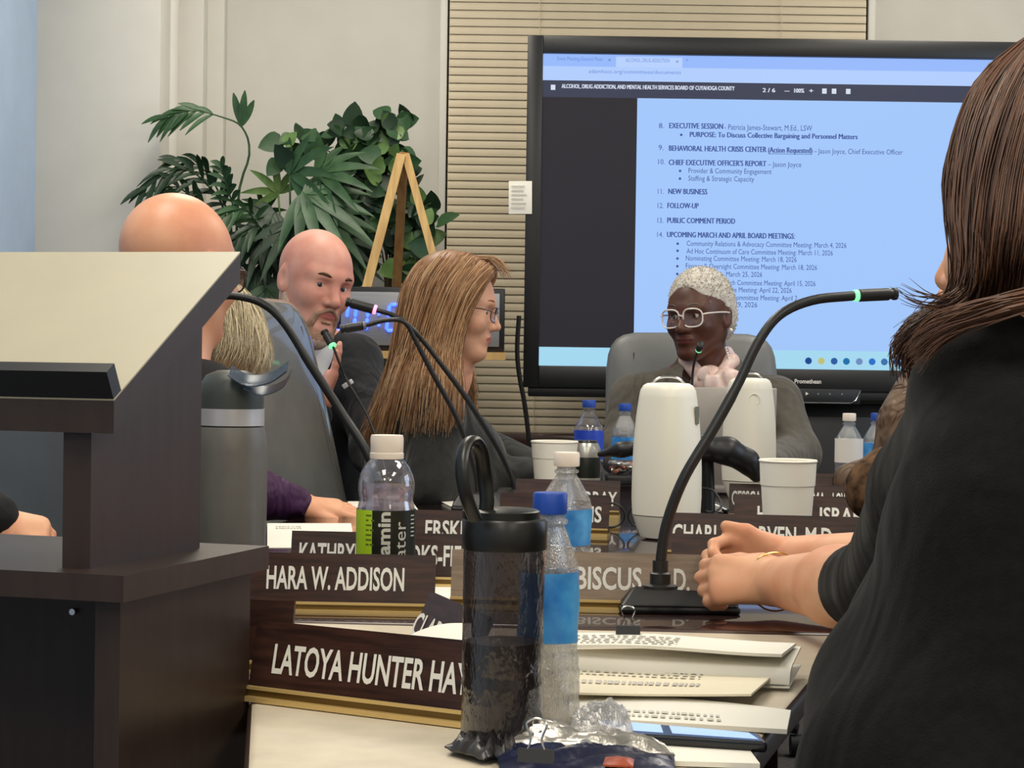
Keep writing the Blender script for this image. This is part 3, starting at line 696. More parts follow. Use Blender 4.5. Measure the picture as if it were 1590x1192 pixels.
# ------------------------------------------------------------------ plants on a low table
pt = thing('plant_table', 'low wooden side table holding the potted plants', 'table', (-.7, 6.3, 0))
MB().box((-.7, 6.28, .70), (1.1, .3, .03), bev=.004).build('table_top', MT['walnut'], pt)
for x in (-1.2, -.2):
    for y in (6.16, 6.4): MB().box((x, y, .343), (.04, .04, .684)).build('leg', MT['walnut'], pt, smooth=False)
def pot(par, x, y):
    MB().lathe([(.055, .717), (.075, .8), (.085, .86), (.09, .862), (.09, .885), (.08, .885), (.078, .86)], 20, (x, y, 0), cap=False).build('pot', MT['terracotta'], par)
    MB().lathe([(.001, .866), (.079, .866)], 20, (x, y, 0), cap=False).build('soil', MT['soil'], par)
def blade(m, base, d, nrm, L, w, droop=.3, n=6, fold=.25, prof=None, mi=0):
    d = Vector(d).normalized(); nrm = (Vector(nrm)-d*Vector(nrm).dot(d)).normalized(); s = d.cross(nrm)
    vs = []; p = Vector(base)
    for i in range(n+1):
        t = i/n; ww = w*(prof(t) if prof else max(.02, math.sin(math.pi*min(1, t*.94+.04))**.7)); 
        c = Vector(base)+d*L*t-Vector((0, 0, 1))*droop*L*t*t
        vs += [c-s*ww/2+nrm*fold*ww/2, c, c+s*ww/2+nrm*fold*ww/2]
    fs = [(3*i+k, 3*i+k+1, 3*i+k+4, 3*i+k+3) for i in range(n) for k in (0, 1)]
    m.add(vs, fs, mi)
rp = random.Random(3)
def frond(par, pts, L0, w, n, m_, droop=.35, start=.3, name='leaf', drop_side=1.0):   # feather palm leaf on an arching stalk
    m = MB(); P = bez(pts, 24); m.tube(P, [.005*(1-.75*i/24) for i in range(25)], 5)
    for i in range(n):
        t = start+(1-start)*i/(n-1); k = min(int(t*24), 23); c = P[k].lerp(P[k+1], t*24-k); tg = (P[k+1]-P[k]).normalized()
        sd = tg.cross(Vector((0, -1, .25))).normalized()
        for q in (-1, 1):
            d = tg*(.55+.5*t)+sd*q*(.9-.55*t)+Vector((0, rp.uniform(-.25, .1), -.1)); blade(m, c, d, Vector((0, -1, .6)), L0*(.7+.5*math.sin(math.pi*min(1, t*.9)))*rp.uniform(.85, 1.1), w*rp.uniform(.85, 1.15), droop*rp.uniform(.6, 1.3))
    return m.build(name, m_, par, angle=0)
YPm = 6.2
palm = thing('potted_palm', 'slender feather-leaved palm in front of the cream pipe', 'plant', (W(395, 500, YPm).x, YPm, .715))
bx_ = W(372, 500, YPm); pot(palm, bx_.x, YPm); B0 = Vector((bx_.x, YPm, .88))
def PW(*a): return [W(x, y, YPm+dy) for x, y, dy in a]
frond(palm, [B0]+PW((368, 330, 0), (387, 240, 0), (376, 198, -.02), (345, 182, -.05), (300, 172, -.08), (262, 180, -.1)), .085, .018, 7, MT['leaf_mid'], .35, .72)
m_ = MB()
for dx, dy, L in ((-.25, 1, .10), (.1, 1, .105), (.45, .9, .085)): blade(m_, W(375, 196, YPm-.02), (dx, -.1, dy), (0, -1, 0), L, .024, -.02)
m_.build('leaf', MT['leaf_mid'], palm, angle=0)
for a, L0, n, mm in (([B0]+PW((355, 360, 0), (320, 285, -.05), (275, 262, -.1), (228, 290, -.14)), .10, 8, 'leaf_dark'),
                  ([B0]+PW((345, 380, 0), (310, 320, -.05), (270, 290, -.1), (235, 320, -.15)), .10, 8, 'leaf_dark'),
                  ([B0]+PW((360, 370, 0), (345, 310, -.02), (315, 262, -.05), (280, 250, -.08)), .10, 8, 'leaf_dark'),
                  ([B0]+PW((375, 380, 0), (362, 320, -.02), (352, 290, -.05), (345, 262, -.06)), .07, 7, 'leaf_mid'),
                  ([B0]+PW((380, 400, 0), (395, 350, -.02), (380, 325, -.08), (350, 330, -.14)), .09, 7, 'leaf_mid'),
                  ([B0]+PW((385, 420, 0), (405, 372, -.02), (400, 350, -.08), (370, 365, -.12)), .08, 7, 'leaf_dark')):
    frond(palm, a, L0, .018, n, MT[mm], .45, .45)
# large fan-leaved plant in the middle
fan = thing('fan_leaf_plant', 'bushy dark green plant with big fan-shaped leaves behind the bearded man', 'plant', (W(455, 500, 6.22).x, 6.22, .715))
fb = W(455, 500, 6.22); pot(fan, fb.x, 6.22); FB = Vector((fb.x, 6.22, .88))
def palmate(par, c, d, nrm, L, lobes, m_, spread=2.5, w=.3, droop=.25):
    c = Vector(c); d = Vector(d).normalized(); nrm = (Vector(nrm)-d*Vector(nrm).dot(d)).normalized(); s = d.cross(nrm); m = MB()
    m.tube(bez([FB, FB.lerp(c, .5)+Vector((0, 0, .03)), c], 8), .003, 4)
    for i in range(lobes):
        a = spread*(i/(lobes-1)-.5); dd = d*math.cos(a)+s*math.sin(a)
        blade(m, c-dd*.005+nrm*rp.uniform(-.003, .003), dd, nrm, L*(1-.3*abs(i/(lobes-1)-.5)*2)*rp.uniform(.92, 1.05), L*w, droop, 6, .2, prof=lambda t: max(.02, (math.sin(math.pi*(t**.75)*.97+.06)**.9)))
    return m.build('leaf', m_, par, angle=0)
for (px, py, dx, dz, L, n, mm, dy) in ((470, 300, .9, -.35, .25, 9, 'leaf_mid', -.12), (450, 270, .55, .5, .21, 7, 'leaf_mid', -.06), (492, 268, .95, .12, .22, 8, 'leaf_mid', -.08), (432, 300, -.3, .8, .16, 6, 'leaf_light', 0),
                                   (425, 330, -.6, -.5, .19, 8, 'leaf_dark', -.04), (500, 330, .7, -.6, .22, 9, 'leaf_mid', -.1), (455, 345, .2, -1, .2, 9, 'leaf_dark', -.12), (405, 370, -.7, -.5, .17, 8, 'leaf_dark', -.06),
                                   (520, 365, .9, -.7, .17, 8, 'leaf_dark', -.02), (400, 420, -.5, -.9, .17, 8, 'leaf_dark', -.05), (430, 390, .3, -1, .18, 8, 'leaf_dark', .02), (545, 400, .7, -.8, .14, 7, 'leaf_dark', .04), (415, 445, .4, -1, .16, 8, 'leaf_mid', -.08),
                                   (560, 480, .6, -.8, .17, 8, 'leaf_dark', .02), (585, 560, .3, -1, .15, 7, 'leaf_dark', .03), (410, 330, -.2, 1, .12, 5, 'leaf_mid', .03), (530, 300, .8, .1, .18, 8, 'leaf_dark', .05)):
    palmate(fan, W(px, py, 6.22+dy), (dx, -.35, dz), (.1, -1, .55), L, n, MT[mm], spread=2.9, w=.155)
# trailing ivy on the right
ivy = thing('trailing_ivy', 'trailing ivy with heart-shaped leaves behind the easel', 'plant', (W(600, 500, 6.3).x, 6.36, .715))
ib = W(600, 500, 6.36); pot(ivy, ib.x, 6.36); IB = Vector((ib.x, 6.36, .88))
def heart(L=.06):
    m = MB(); pr = lambda t: max(.03, [.55, .95, 1, .9, .72, .45, .03][int(round(t*6))])
    blade(m, (0, 0, 0), (0, 0, 1), (0, -1, .0), L, L*.86, 0, 6, .22, prof=pr); return m
hm = [heart().build('leaf', MT[q], ivy, angle=0) for q in ('leaf_mid', 'leaf_dark', 'leaf_light', 'leaf_yellow')]
used = set()
def put_leaf(k, c, R, s):
    if k not in used: used.add(k); o = hm[k]
    else: o = hm[k].copy(); col.objects.link(o); o.parent = ivy
    for v in (): pass
    o.matrix_local = Matrix.Translation(Vector(c)-Vector(ivy['_b'])) @ R.to_4x4() @ Matrix.Diagonal((s, s, s, 1))
for o in hm:      # leaf meshes are modelled about their own stalk end
    for v in o.data.vertices: v.co = v.co+Vector(ivy['_b'])
vines = [[(600, 400), (590, 330), (560, 280), (520, 240), (470, 225), (432, 245)], [(600, 380), (570, 300), (545, 250), (532, 215), (548, 200)], [(605, 380), (600, 300), (580, 250), (560, 225), (575, 205)],
         [(610, 360), (600, 270), (592, 235), (600, 205), (627, 190)], [(610, 380), (630, 300), (625, 255), (608, 250), (590, 262)], [(610, 380), (640, 330), (660, 350), (655, 395), (650, 420)],
         [(600, 400), (560, 350), (530, 330), (520, 350)], [(605, 400), (625, 340), (640, 325), (672, 335)], [(600, 400), (580, 370), (570, 340), (565, 300), (580, 285)], [(610, 400), (645, 360), (640, 400), (620, 430)], [(595, 400), (560, 390), (548, 410), (560, 430)]]
for v in vines:
    yy = 6.36; P = bez([IB]+[W(x, y, 6.36-.03*i-rp.uniform(0, .05)) for i, (x, y) in enumerate(v)], 26)
    MB().tube(P, [.0032*(1-.6*i/26) for i in range(27)], 5).build('vine', MT['stem_brown'], ivy)
    for i in range(8, 27):
        for rep in range(2 if i > 10 else 1):
            if rp.random() < .2: continue
            low = P[i].z < 1.42
            k = rp.choice((0, 1, 1, 3, 2) if low and P[i].x > -.42 else (0, 1, 1, 0, 0, 2))
            R = Rz(rp.uniform(-50, 50)) @ Rx(rp.uniform(-45, 30)) @ Ry(rp.choice((rp.uniform(60, 150), rp.uniform(-150, -60), rp.uniform(-40, 40))))
            put_leaf(k, P[i]+Vector((rp.uniform(-.035, .035), rp.uniform(-.05, .02), rp.uniform(-.035, .035))), R, rp.uniform(.75, 1.35))
# ------------------------------------------------------------------ tables
def slab(name, poly, z0, z1, m, label, cat, edge=None):
    c = sum((Vector((x, y, z1)) for x, y in poly), Vector())/len(poly); c.z = 0
    t = thing(name, label, cat, c)
    bm = bmesh.new(); vs = [bm.verts.new((x-c.x, y-c.y, z0)) for x, y in poly]; f = bm.faces.new(vs)
    r = bmesh.ops.extrude_face_region(bm, geom=[f]); bmesh.ops.translate(bm, verts=[v for v in r['geom'] if isinstance(v, bmesh.types.BMVert)], vec=(0, 0, z1-z0))
    bmesh.ops.recalc_face_normals(bm, faces=bm.faces[:])
    tops = [e for e in bm.edges if e.verts[0].co.z > z1-1e-5 and e.verts[1].co.z > z1-1e-5 or e.verts[0].co.z < z0+1e-5 and e.verts[1].co.z < z0+1e-5]
    bmesh.ops.bevel(bm, geom=tops, offset=.008, segments=3, affect='EDGES', profile=.5)
    me = bpy.data.meshes.new('table_top'); bm.to_mesh(me); bm.free(); me.materials.append(m)
    if edge:
        me.materials.append(edge)
        for p in me.polygons: p.material_index = 0 if p.normal.z > .95 else 1
    me.polygons.foreach_set('use_smooth', [True]*len(me.polygons)); me.set_sharp_from_angle(angle=math.radians(50))
    o = bpy.data.objects.new('table_top', me); col.objects.link(o); o.parent = t; o['_b'] = tuple(c)
    return t
dark = [(-.47, 2.425), (.56, 2.345), (.72, 2.6), (.80, 3.2), (.82, 4.2), (.78, 4.75), (.66, 5.0), (.40, 5.1), (.17, 5.02), (.07, 4.85), (-.05, 4.5), (-.16, 4.27), (-.29, 4.12), (-.39, 3.98), (-.46, 3.6)]
td = slab('conference_table', dark, TZ-.036, TZ, MT['table_dark'], 'long glossy dark brown conference table with nameplates along it', 'table', MT['table_edge'])
for (x, y) in ((0.05, 2.8), (.35, 4.6)): MB().box((x, y, (TZ-.036)/2), (.5, .12, TZ-.037), bev=.006).build('pedestal', MT['walnut'], td)
light = [(-.5, 2.415), (-.5, 1.95), (-.236, 1.90), (-.236, 1.868), (-.2045, 1.60), (-.176, 1.36), (.10, 1.36), (.185, 1.6), (.245, 1.82), (.35, 2.2), (.40, 2.345)]
tl = slab('side_table', light, TZ-.03, TZ-.001, MT['table_light'], 'pale beige table top in the foreground with papers and bottles', 'table', mat('edge_brown', (66, 50, 44), .4))
for (x, y) in ((-.2, 2.3), (.2, 2.25), (-.13, 1.5), (.05, 1.45)): MB().box((x, y, (TZ-.03)/2), (.05, .05, TZ-.031), bev=.004).build('leg', MT['black_plastic'], tl)
# ------------------------------------------------------------------ lectern
# plan axes: right side face runs from (front) to (back)
Lf = Vector((-.3, 1.6, 0)); dirD = (Vector((-.218, 1.862, 0))-Lf).normalized(); dirW = Vector((-dirD.y, dirD.x, 0))   # towards the left
lec = thing('lectern', 'dark brown wooden lectern with ceiling sheen painted on its sloped reading top at far left', 'lectern', Lf+dirW*.3+dirD*.15)
def lp(w, d, z): return Lf+dirW*w+dirD*d+Vector((0, 0, z))
def lbox(name, w0, w1, d0, d1, z0, z1, m=MT['lectern_dark']):
    MB().hexa([lp(w0, d0, z0), lp(w1, d0, z0), lp(w1, d1, z0), lp(w0, d1, z0)], [lp(w0, d0, z1), lp(w1, d0, z1), lp(w1, d1, z1), lp(w0, d1, z1)]).build(name, m, lec, smooth=False)
zs = T(205, 896, .0).z
def zat(px, py, P): d = ray(px, py); return CAM.z + d.z*(P.y/d.y)
zsh = zat(205, 894, Lf)                       # top of the middle shelf
lbox('shelf', 0, .62, 0, .275, zsh-.021, zsh)
lbox('side_panel', .012, .034, .018, .262, 0, zsh-.021); lbox('side_panel', .59, .61, .018, .262, 0, zsh-.021)
lbox('back_panel', .034, .59, .21, .23, 0, zsh-.021); lbox('lower_shelf', .034, .59, .03, .21, .30, .32)
lbox('foot', .036, .588, .03, .2, 0.0, .03)
MB().tube([lp(.16, .205, zsh-.06), lp(.16, .212, zsh-.06)], .003, 8).build('screw', MT['chrome'], lec)
# upper side panels (a board with a sloped top edge) and the reading top
pf = (W(132, 880, 1).x/1); u0, u1 = .048, .073
d0, d1 = .034, .232
zf_, zb_ = zat(135, 672, lp(u0, d0, 0)), zat(313, 500, lp(u0, d1, 0))
for w0, w1 in ((u0, u1), (.55, .575)):
    MB().hexa([lp(w0, d0, zsh), lp(w0, d1, zsh), lp(w0, d1, zb_), lp(w0, d0, zf_)], [lp(w1, d0, zsh), lp(w1, d1, zsh), lp(w1, d1, zb_), lp(w1, d0, zf_)]).build('upright_panel', MT['lectern_dark'], lec, smooth=False)
e0, e1 = .0226, .2543
w_r = .022
zt0 = zat(176, 622, lp(w_r, e0, 0)); zt1 = zat(371, 393, lp(w_r, e1, 0)); th = .026
top = [lp(w_r, e0, zt0), lp(.64, e0, zt0), lp(.64, e1, zt1), lp(w_r, e1, zt1)]
MB().hexa([p-Vector((0, 0, th)) for p in top], top).build('reading_board', MT['lectern_dark'], lec, smooth=False)
nrm = (top[1]-top[0]).cross(top[3]-top[0]).normalized(); nrm = nrm if nrm.z > 0 else -nrm
MB().hexa([p for p in top], [p+nrm*.0015 for p in top]).build('reading_surface', MT['lectern_top_sheen'], lec, smooth=False)
sd = (top[3]-top[0]).normalized(); lh = .026
q0, q1 = top[0]+dirW*.0, top[1]
MB().hexa([q0+nrm*.0016, q1+nrm*.0016, q1+sd*.014+nrm*.0016, q0+sd*.014+nrm*.0016], [p+nrm*lh for p in (q0, q1, q1+sd*.014, q0+sd*.014)]).build('book_ledge', MT['black_plastic'], lec, smooth=False)
# ------------------------------------------------------------------ chairs
def chair(base, yaw, label, backh=.62, w=.46, group=None, arms=True, m=MT['chair_grey'], recline=10, sz=.46, tone=MT['chair_dark'], grp=None):
    b = Vector(base); b.z = 0; t = thing('office_chair', label, 'chair', b)
    y = math.radians(yaw); f = Vector((math.sin(y), -math.cos(y), 0)); l = Vector((0, 0, 1)).cross(f)
    def P(x, yy, z): return b+f*x+l*yy+Vector((0, 0, z))
    R = Matrix((f, l, Vector((0, 0, 1)))).transposed()
    def pad(c, dims, rot, name, mm, pw=4.0, par=t):
        mb = MB(); n = 16; vs = []; 
        def se(a, e): return math.copysign(abs(math.cos(a))**e, math.cos(a)), math.copysign(abs(math.sin(a))**e, math.sin(a))
        nu, nv = 28, 16; vs = []
        for i in range(nv+1):
            ca, sa = se(-math.pi/2+math.pi*i/nv, .5)
            for k in range(nu):
                cb, sb = se(2*math.pi*k/nu, .28); vs.append(c+R @ (rot @ Vector((dims[0]/2*sa, dims[1]/2*ca*cb, dims[2]/2*ca*sb))))
        fs = [(i*nu+k, i*nu+(k+1) % nu, (i+1)*nu+(k+1) % nu, (i+1)*nu+k) for i in range(nv) for k in range(nu)]
        mb.add(vs, fs); return mb.build(name, mm, par, angle=0)
    pad(P(0, 0, sz-.04), (.09, w, .46), Ry(-90), 'seat', m)
    rr = Ry(-recline); bc = P(-.2, 0, sz+.03)+R @ (rr @ Vector((0, 0, backh/2)))
    bk = pad(bc, (.1, w, backh), rr, 'backrest', m)
    for q in (-1, 1):      # piping seams along the back's rim
        MB().tube([bc+R @ (rr @ Vector((.0475-.006*abs(z), q*w*.34, z*backh*.40))) for z in (-1, -.5, 0, .5, 1)], .0025, 6).build('seam', tone, bk)
    pad(P(-.265, 0, sz+.12), (.04, .1, .3), rr, 'back_support', MT['black_plastic'])
    if arms:
        for q in (-1, 1):
            a = MB().tube(bez([P(-.14, q*(w/2+.03), sz-.03), P(-.13, q*(w/2+.045), sz+.1), P(-.12, q*(w/2+.045), sz+.2)], 8), .018, 8); a.build('arm_post', MT['black_plastic'], t)
            pad(P(0, q*(w/2+.045), sz+.215), (.035, .07, .3), Ry(-90), 'armrest', tone)
    MB().tube([P(0, 0, sz-.09), P(0, 0, .1)], .028, 12).build('column', MT['chrome'], t)
    for k in range(5):
        a = k*math.tau/5; d = f*math.cos(a)+l*math.sin(a)
        lg = MB().tube([b+Vector((0, 0, .1)), b+d*.28+Vector((0, 0, .075))], [.026, .016], 8).build('base_leg', MT['black_plastic'], t)
        MB().tube([b+d*.28+l*-.02+Vector((0, 0, .03)), b+d*.28+l*.02+Vector((0, 0, .03))], .029, 12).build('caster', MT['black_rubber'], lg)
    return t
# ------------------------------------------------------------------ nameplates
def plate(pl, pr, YL, YR, texts, label, py=880, face='plate_face', cap=.027, base_z=.028, tilt=12, H=.07, gold=True):
    def at(px, Y): p = W(px, py, Y); p.z = TZ; return p
    A, B = at(pl, YL), at(pr, YR); u = (B-A); L = u.length; u.normalize()
    n = Vector((u.y, -u.x, 0)); n = n if n.y < 0 or abs(n.y) < 1e-6 else -n
    if u.x < 0: u = -u; A, B = B, A
    tl_ = math.radians(tilt); up = (Vector((0, 0, 1))*math.cos(tl_)-n*math.sin(tl_)).normalized(); fn = (n*math.cos(tl_)+Vector((0, 0, 1))*math.sin(tl_))
    t = thing('nameplate', label, 'nameplate', (A+B)/2)
    z0 = Vector((0, 0, .0125)); fh = (H-.0125)/math.cos(tl_)
    def quad(p, w, h, d, name, m):
        MB().hexa([p, p+u*w, p+u*w-fn*d, p-fn*d], [q+up*h for q in (p, p+u*w, p+u*w-fn*d, p-fn*d)]).build(name, m, t, smooth=False)
    quad(A+z0+fn*.002, L, fh, .005, 'face_panel', MT[face])
    def bar_(z0_, z1_, d0, d1, m, name):
        lo = [A+n*d0+Vector((0, 0, z0_)), B+n*d0+Vector((0, 0, z0_)), B+n*d1+Vector((0, 0, z0_)), A+n*d1+Vector((0, 0, z0_))]
        MB().hexa(lo, [p+Vector((0, 0, z1_-z0_)) for p in lo]).build(name, m, t, smooth=False)
    bar_(0, .0045, .013, -.022, MT['gold'], 'holder_base'); bar_(.0045, .0125, .006, -.016, mat('bronze', (128, 104, 56), .35, .6, metal=.5), 'holder_channel'); bar_(.0105, .0135, .009, .0055, MT['gold'], 'holder_lip')
    for (body, p0, p1) in texts:
        m = MB()
        def sp(px):
            d = ray(px, py); k = d.x/d.y; return (k*A.y-A.x)/(u.x-k*u.y)
        s0, s1 = sp(p0), sp(p1)
        put_text(m, body, cap, s1-s0, A+u*s0+z0+up*(base_z-.0125)+fn*.0027, u, up, bold=.022)
        m.build('lettering', MT['plate_text'], t, smooth=False)
    return t
plate(388, 800, 1.858, 1.715, [('LATOYA HUNTER HAYL', 421, 742)], 'brown nameplate in the foreground with gold base, beside the lectern', py=1060, cap=.0255, base_z=.026)
plate(300, 452, 2.02, 2.0, [], 'blank-looking brown nameplate half hidden behind the lectern edge', py=970)
plate(632, 722, 2.10, 1.90, [('CLAREN', 630, 690)], 'small-looking brown nameplate turned sideways behind the foreground nameplate', py=960, cap=.024, tilt=25)
plate(352, 675, 2.485, 2.475, [('HARA W. ADDISON', 413, 627)], 'brown nameplate with gold base in front of the green-label bottle', py=920)
plate(451, 742, 2.79, 2.77, [('KATHRYN', 464, 566), ('OKS-FIEL', 634, 728)], 'brown nameplate directly behind the green-label bottle', py=850)
plate(600, 790, 3.2, 3.18, [('ERSKIN', 660, 738)], 'brown nameplate behind the bottle, left of the smoky flask handle', py=810)
plate(700, 1094, 2.555, 2.53, [('BISCUS,', 894, 1003), ('D.', 1046, 1071)], 'nameplate with a pale reflection painted into its face, behind the microphone base', py=905, face='plate_face_sheen', base_z=.026)
plate(800, 962, 4.03, 4.0, [('RRAY', 908, 958)], 'brown nameplate on the table left of the tall white device, behind the open eyeglasses', py=770, base_z=.022)
plate(775, 945, 3.62, 3.58, [('MS', 904, 934)], 'brown nameplate behind the white-capped crushed bottle', py=790, base_z=.024)
plate(1036, 1332, 3.21, 3.17, [('CHARL', 1044, 1119), ('ARVEN, M.D.', 1160, 1297)], 'brown nameplate just in front of the white foam cup', py=830, base_z=.026)
plate(1042, 1325, 2.83, 2.80, [('ROWA', 1226, 1321)], 'brown nameplate directly behind the clasped hands', py=860, base_z=.028)
plate(1140, 1335, 3.66, 3.63, [('H', 1176, 1191), ('D', 1247, 1260), ('ISRAE', 1273, 1337)], 'brown nameplate directly behind the right white foam cup', py=790, base_z=.024)
plate(1132, 1332, 3.97, 3.94, [('CESSCA', 1136, 1182), ('MA', 1262, 1282), ('LOW', 1293, 1318)], 'brown nameplate two rows behind the right foam cup, mostly covered lettering', py=770, base_z=.03)
plate(1236, 1400, 4.36, 4.33, [('LIN', 1308, 1331)], 'farthest brown nameplate below the pair of right water bottles', py=745, base_z=.03)
# ------------------------------------------------------------------ gooseneck microphones
def mic(base, path, capend, label, r=.0052, cap_r=.0085, ring='led_green', base_size=(.105, .12, .032), neck_top=None, yaw=0, brk=None, colr=.011):
    b = Vector(base); t = thing('gooseneck_microphone', label, 'microphone', b)
    R = Rz(yaw); sx_, sy_, h = base_size
    lo = [b+R @ Vector((x*sx_/2, y*sy_/2, 0)) for x, y in ((-1, -1), (1, -1), (1, 1), (-1, 1))]
    mi = [b+R @ Vector((x*sx_/2, y*sy_/2, h*.28)) for x, y in ((-1, -1), (1, -1), (1, 1), (-1, 1))]
    hi = [b+R @ Vector((x*sx_*.36, y*sy_*.28+sy_*.1, h)) for x, y in ((-1, -1), (1, -1), (1, 1), (-1, 1))]
    m = MB(); m.hexa(lo, mi).hexa(mi, hi); bo = m.build('base', MT['mic_black'], t, smooth=False)
    md = bo.modifiers.new('bevel', 'BEVEL'); md.width = .004; md.segments = 2
    MB().box(b+R @ Vector((0, -sy_*.36, h*.45)), (.03, .012, .004), R @ Rx(30), bev=.001).build('talk_button', MT['dark_bezel'], bo)
    s = Vector(path[0]); P = bez(path, 44)
    MB().lathe([(colr*1.7, 0), (colr*1.7, .004), (colr, .006), (colr, .018), (colr*.75, .02), (colr*.75, .034)], 16, s-Vector((0, 0, .012))).build('collar', MT['mic_black'], t)
    MB().tube(P, [r*(1.12 if i < 24 else 1) for i in range(45)], 10).build('gooseneck', MT['mic_black'], t)
    a, c = Vector(path[-1]), Vector(capend); d = (c-a).normalized()
    MB().tube([a-d*.001, a, a+d*.005, a+d*.006], [cap_r*.7, cap_r*.95, cap_r*.95, cap_r*.7], 14).build('light_ring', MT[ring], t)
    MB().tube([a+d*.006, a+d*.0075, c-d*.012, c-d*.011, c-d*.006, c-d*.005, c-d*.001, c], [cap_r*.8, cap_r, cap_r, cap_r*.82, cap_r*.82, cap_r, cap_r, cap_r*.7], 16).build('capsule', MT['mic_black'], t)
    return t
Ym = 2.45
mb_ = T(1050, 945); 
mic(mb_, [W(1025, 898, Ym+.02), W(1027, 862, Ym+.02), W(1036, 810, Ym+.02), W(1062, 742, Ym+.02), W(1106, 668, Ym+.03), W(1145, 598, Ym+.04), W(1178, 530, Ym+.05), W(1212, 488, Ym+.06), W(1262, 466, Ym+.08), W(1326, 459, Ym+.1)], W(1392, 456, Ym+.12),
    'black gooseneck microphone beside the clasped hands, bending to the right', r=.0060, cap_r=.0078, base_size=(.148, .12, .034), colr=.0125)
mic(T(800, 782), [W(800, 772, 4.32), W(796, 748, 4.32), W(770, 690, 4.3), (W(720, 612, 4.28)), W(672, 548, 4.27), W(640, 510, 4.26), W(612, 490, 4.26), W(584, 481, 4.26)], W(537, 468, 4.26), 'black microphone crossing the blond woman, higher capsule with pink ring', r=.0052, cap_r=.0105, ring='led_pink')
mic(T(742, 790), [W(742, 780, 4.22), W(738, 735, 4.22), W(712, 655, 4.2), W(672, 580, 4.18), W(646, 530, 4.17), W(628, 500, 4.16), W(600, 497, 4.16), W(568, 505, 4.16)], W(528, 511, 4.16), 'black microphone crossing the blond woman, lower capsule over the blue digits', r=.0048, cap_r=.009, ring='led_off')
mic(T(604, 906), [W(604, 890, 2.79), W(600, 800, 2.79), W(572, 708, 2.79), W(530, 640, 2.8), W(482, 566, 2.8), W(440, 500, 2.8), W(405, 470, 2.8), W(362, 459, 2.8), W(330, 462, 2.8)], W(290, 472, 2.8), 'black microphone neck arching out from behind the lectern', r=.0056, cap_r=.009)
mic(T(602, 792), [W(602, 780, 4.25), W(596, 720, 4.3), W(572, 648, 4.35), W(540, 592, 4.4), W(528, 566, 4.4), W(520, 545, 4.4), W(517, 538, 4.4)], W(503, 514, 4.42), 'thin microphone with green ring in front of the bearded man', r=.0028, cap_r=.009, base_size=(.09, .1, .03))
mic(T(1074, 752), [W(1074, 742, 4.95), W(1073, 690, 4.95), W(1074, 620, 4.95), W(1076, 575, 4.95), W(1081, 552, 4.93), W(1085, 543, 4.9)], W(1088, 534, 4.86), 'thin microphone with green ring in front of the seated chairwoman', r=.003, cap_r=.0085, base_size=(.09, .1, .03))
# ------------------------------------------------------------------ tall white meeting cameras
def owl(px, Y, label, ring=False):
    b = W(px, 700, Y); b.z = TZ; t = thing('meeting_camera', label, 'camera', b)
    fn = lambda r, z, a: r*(1+.05*math.cos(4*a))
    MB().lathe([(.032, 0), (.042, .003), (.049, .02), (.0555, .04)], 36, b, fn=fn).build('foot', MT['device_white'], t)
    MB().lathe([(.0548, .04), (.0548, .042)], 36, b, fn=fn, cap=False).build('gap_band', MT['device_band'], t)
    MB().lathe([(.056, .042), (.0575, .07), (.0572, .12), (.0555, .165), (.052, .21), (.0475, .245)], 36, b, fn=fn).build('body', MT['device_white'], t)
    MB().lathe([(.0475, .245), (.0455, .256), (.041, .264), (.034, .268), (.015, .269)], 36, b, fn=fn).build('head', MT['device_white'], t)
    MB().tube(bez([b+Vector((-.03, 0, .266)), b+Vector((-.017, 0, .2765)), b+Vector((0, 0, .279)), b+Vector((.017, 0, .2765)), b+Vector((.03, 0, .266))], 12), .0024, 6).build('handle', MT['chrome'], t)
    if ring:
        c = b+Vector((.004, -.0515, .222)); pts = [c+Vector((math.cos(k*math.tau/20)*.012, -.0015+.0015*abs(math.cos(k*math.tau/20)), math.sin(k*math.tau/20)*.012)) for k in range(21)]
        MB().tube(pts, .0011, 5, cap=False).build('ring_mark', MT['label_white'], t)
    else:
        MB().box(b+Vector((.0488, -.0215, .214)), (.004, .010, .03), Rz(-25)).build('side_label', MT['device_band'], t, smooth=False)
    return t
owl(1036, 3.55, 'tall white rounded meeting camera left of the microphone, nearer of the two')
owl(1163, 4.57, 'tall white rounded meeting camera with ring mark, farther of the two', True)
# ------------------------------------------------------------------ cups
def cup(px, Y, rt, rb, h, label):
    b = W(px, 760, Y); b.z = TZ; t = thing('foam_cup', label, 'cup', b)
    MB().lathe([(rb, 0), (rb+(rt-rb)*.70, h*.70), (rb+(rt-rb)*.71+.0012, h*.705), (rt, h-.006)], 36, b, cap=False).build('wall', MT['foam_cup'], t)
    MB().lathe([(rb-.003, .004), (rt-.003, h-.004)], 36, b, cap=False).build('inner_wall', MT['foam_cup'], t)
    MB().lathe([(.0005, .004), (rb, .004)], 24, b, cap=False).build('bottom', MT['foam_cup'], t)
    m = MB(); m.tube([b+Vector((math.cos(k*math.tau/36)*(rt-.001), math.sin(k*math.tau/36)*(rt-.001), h-.004)) for k in range(37)], .0028, 6, cap=False); m.build('rim', MT['foam_cup'], t)
cup(1223, 3.40, .0468, .0365, .1485, 'white foam cup in front of the farther white device')
cup(860, 4.44, .0500, .0385, .1305, 'white foam cup beside the soda can, left side of table')
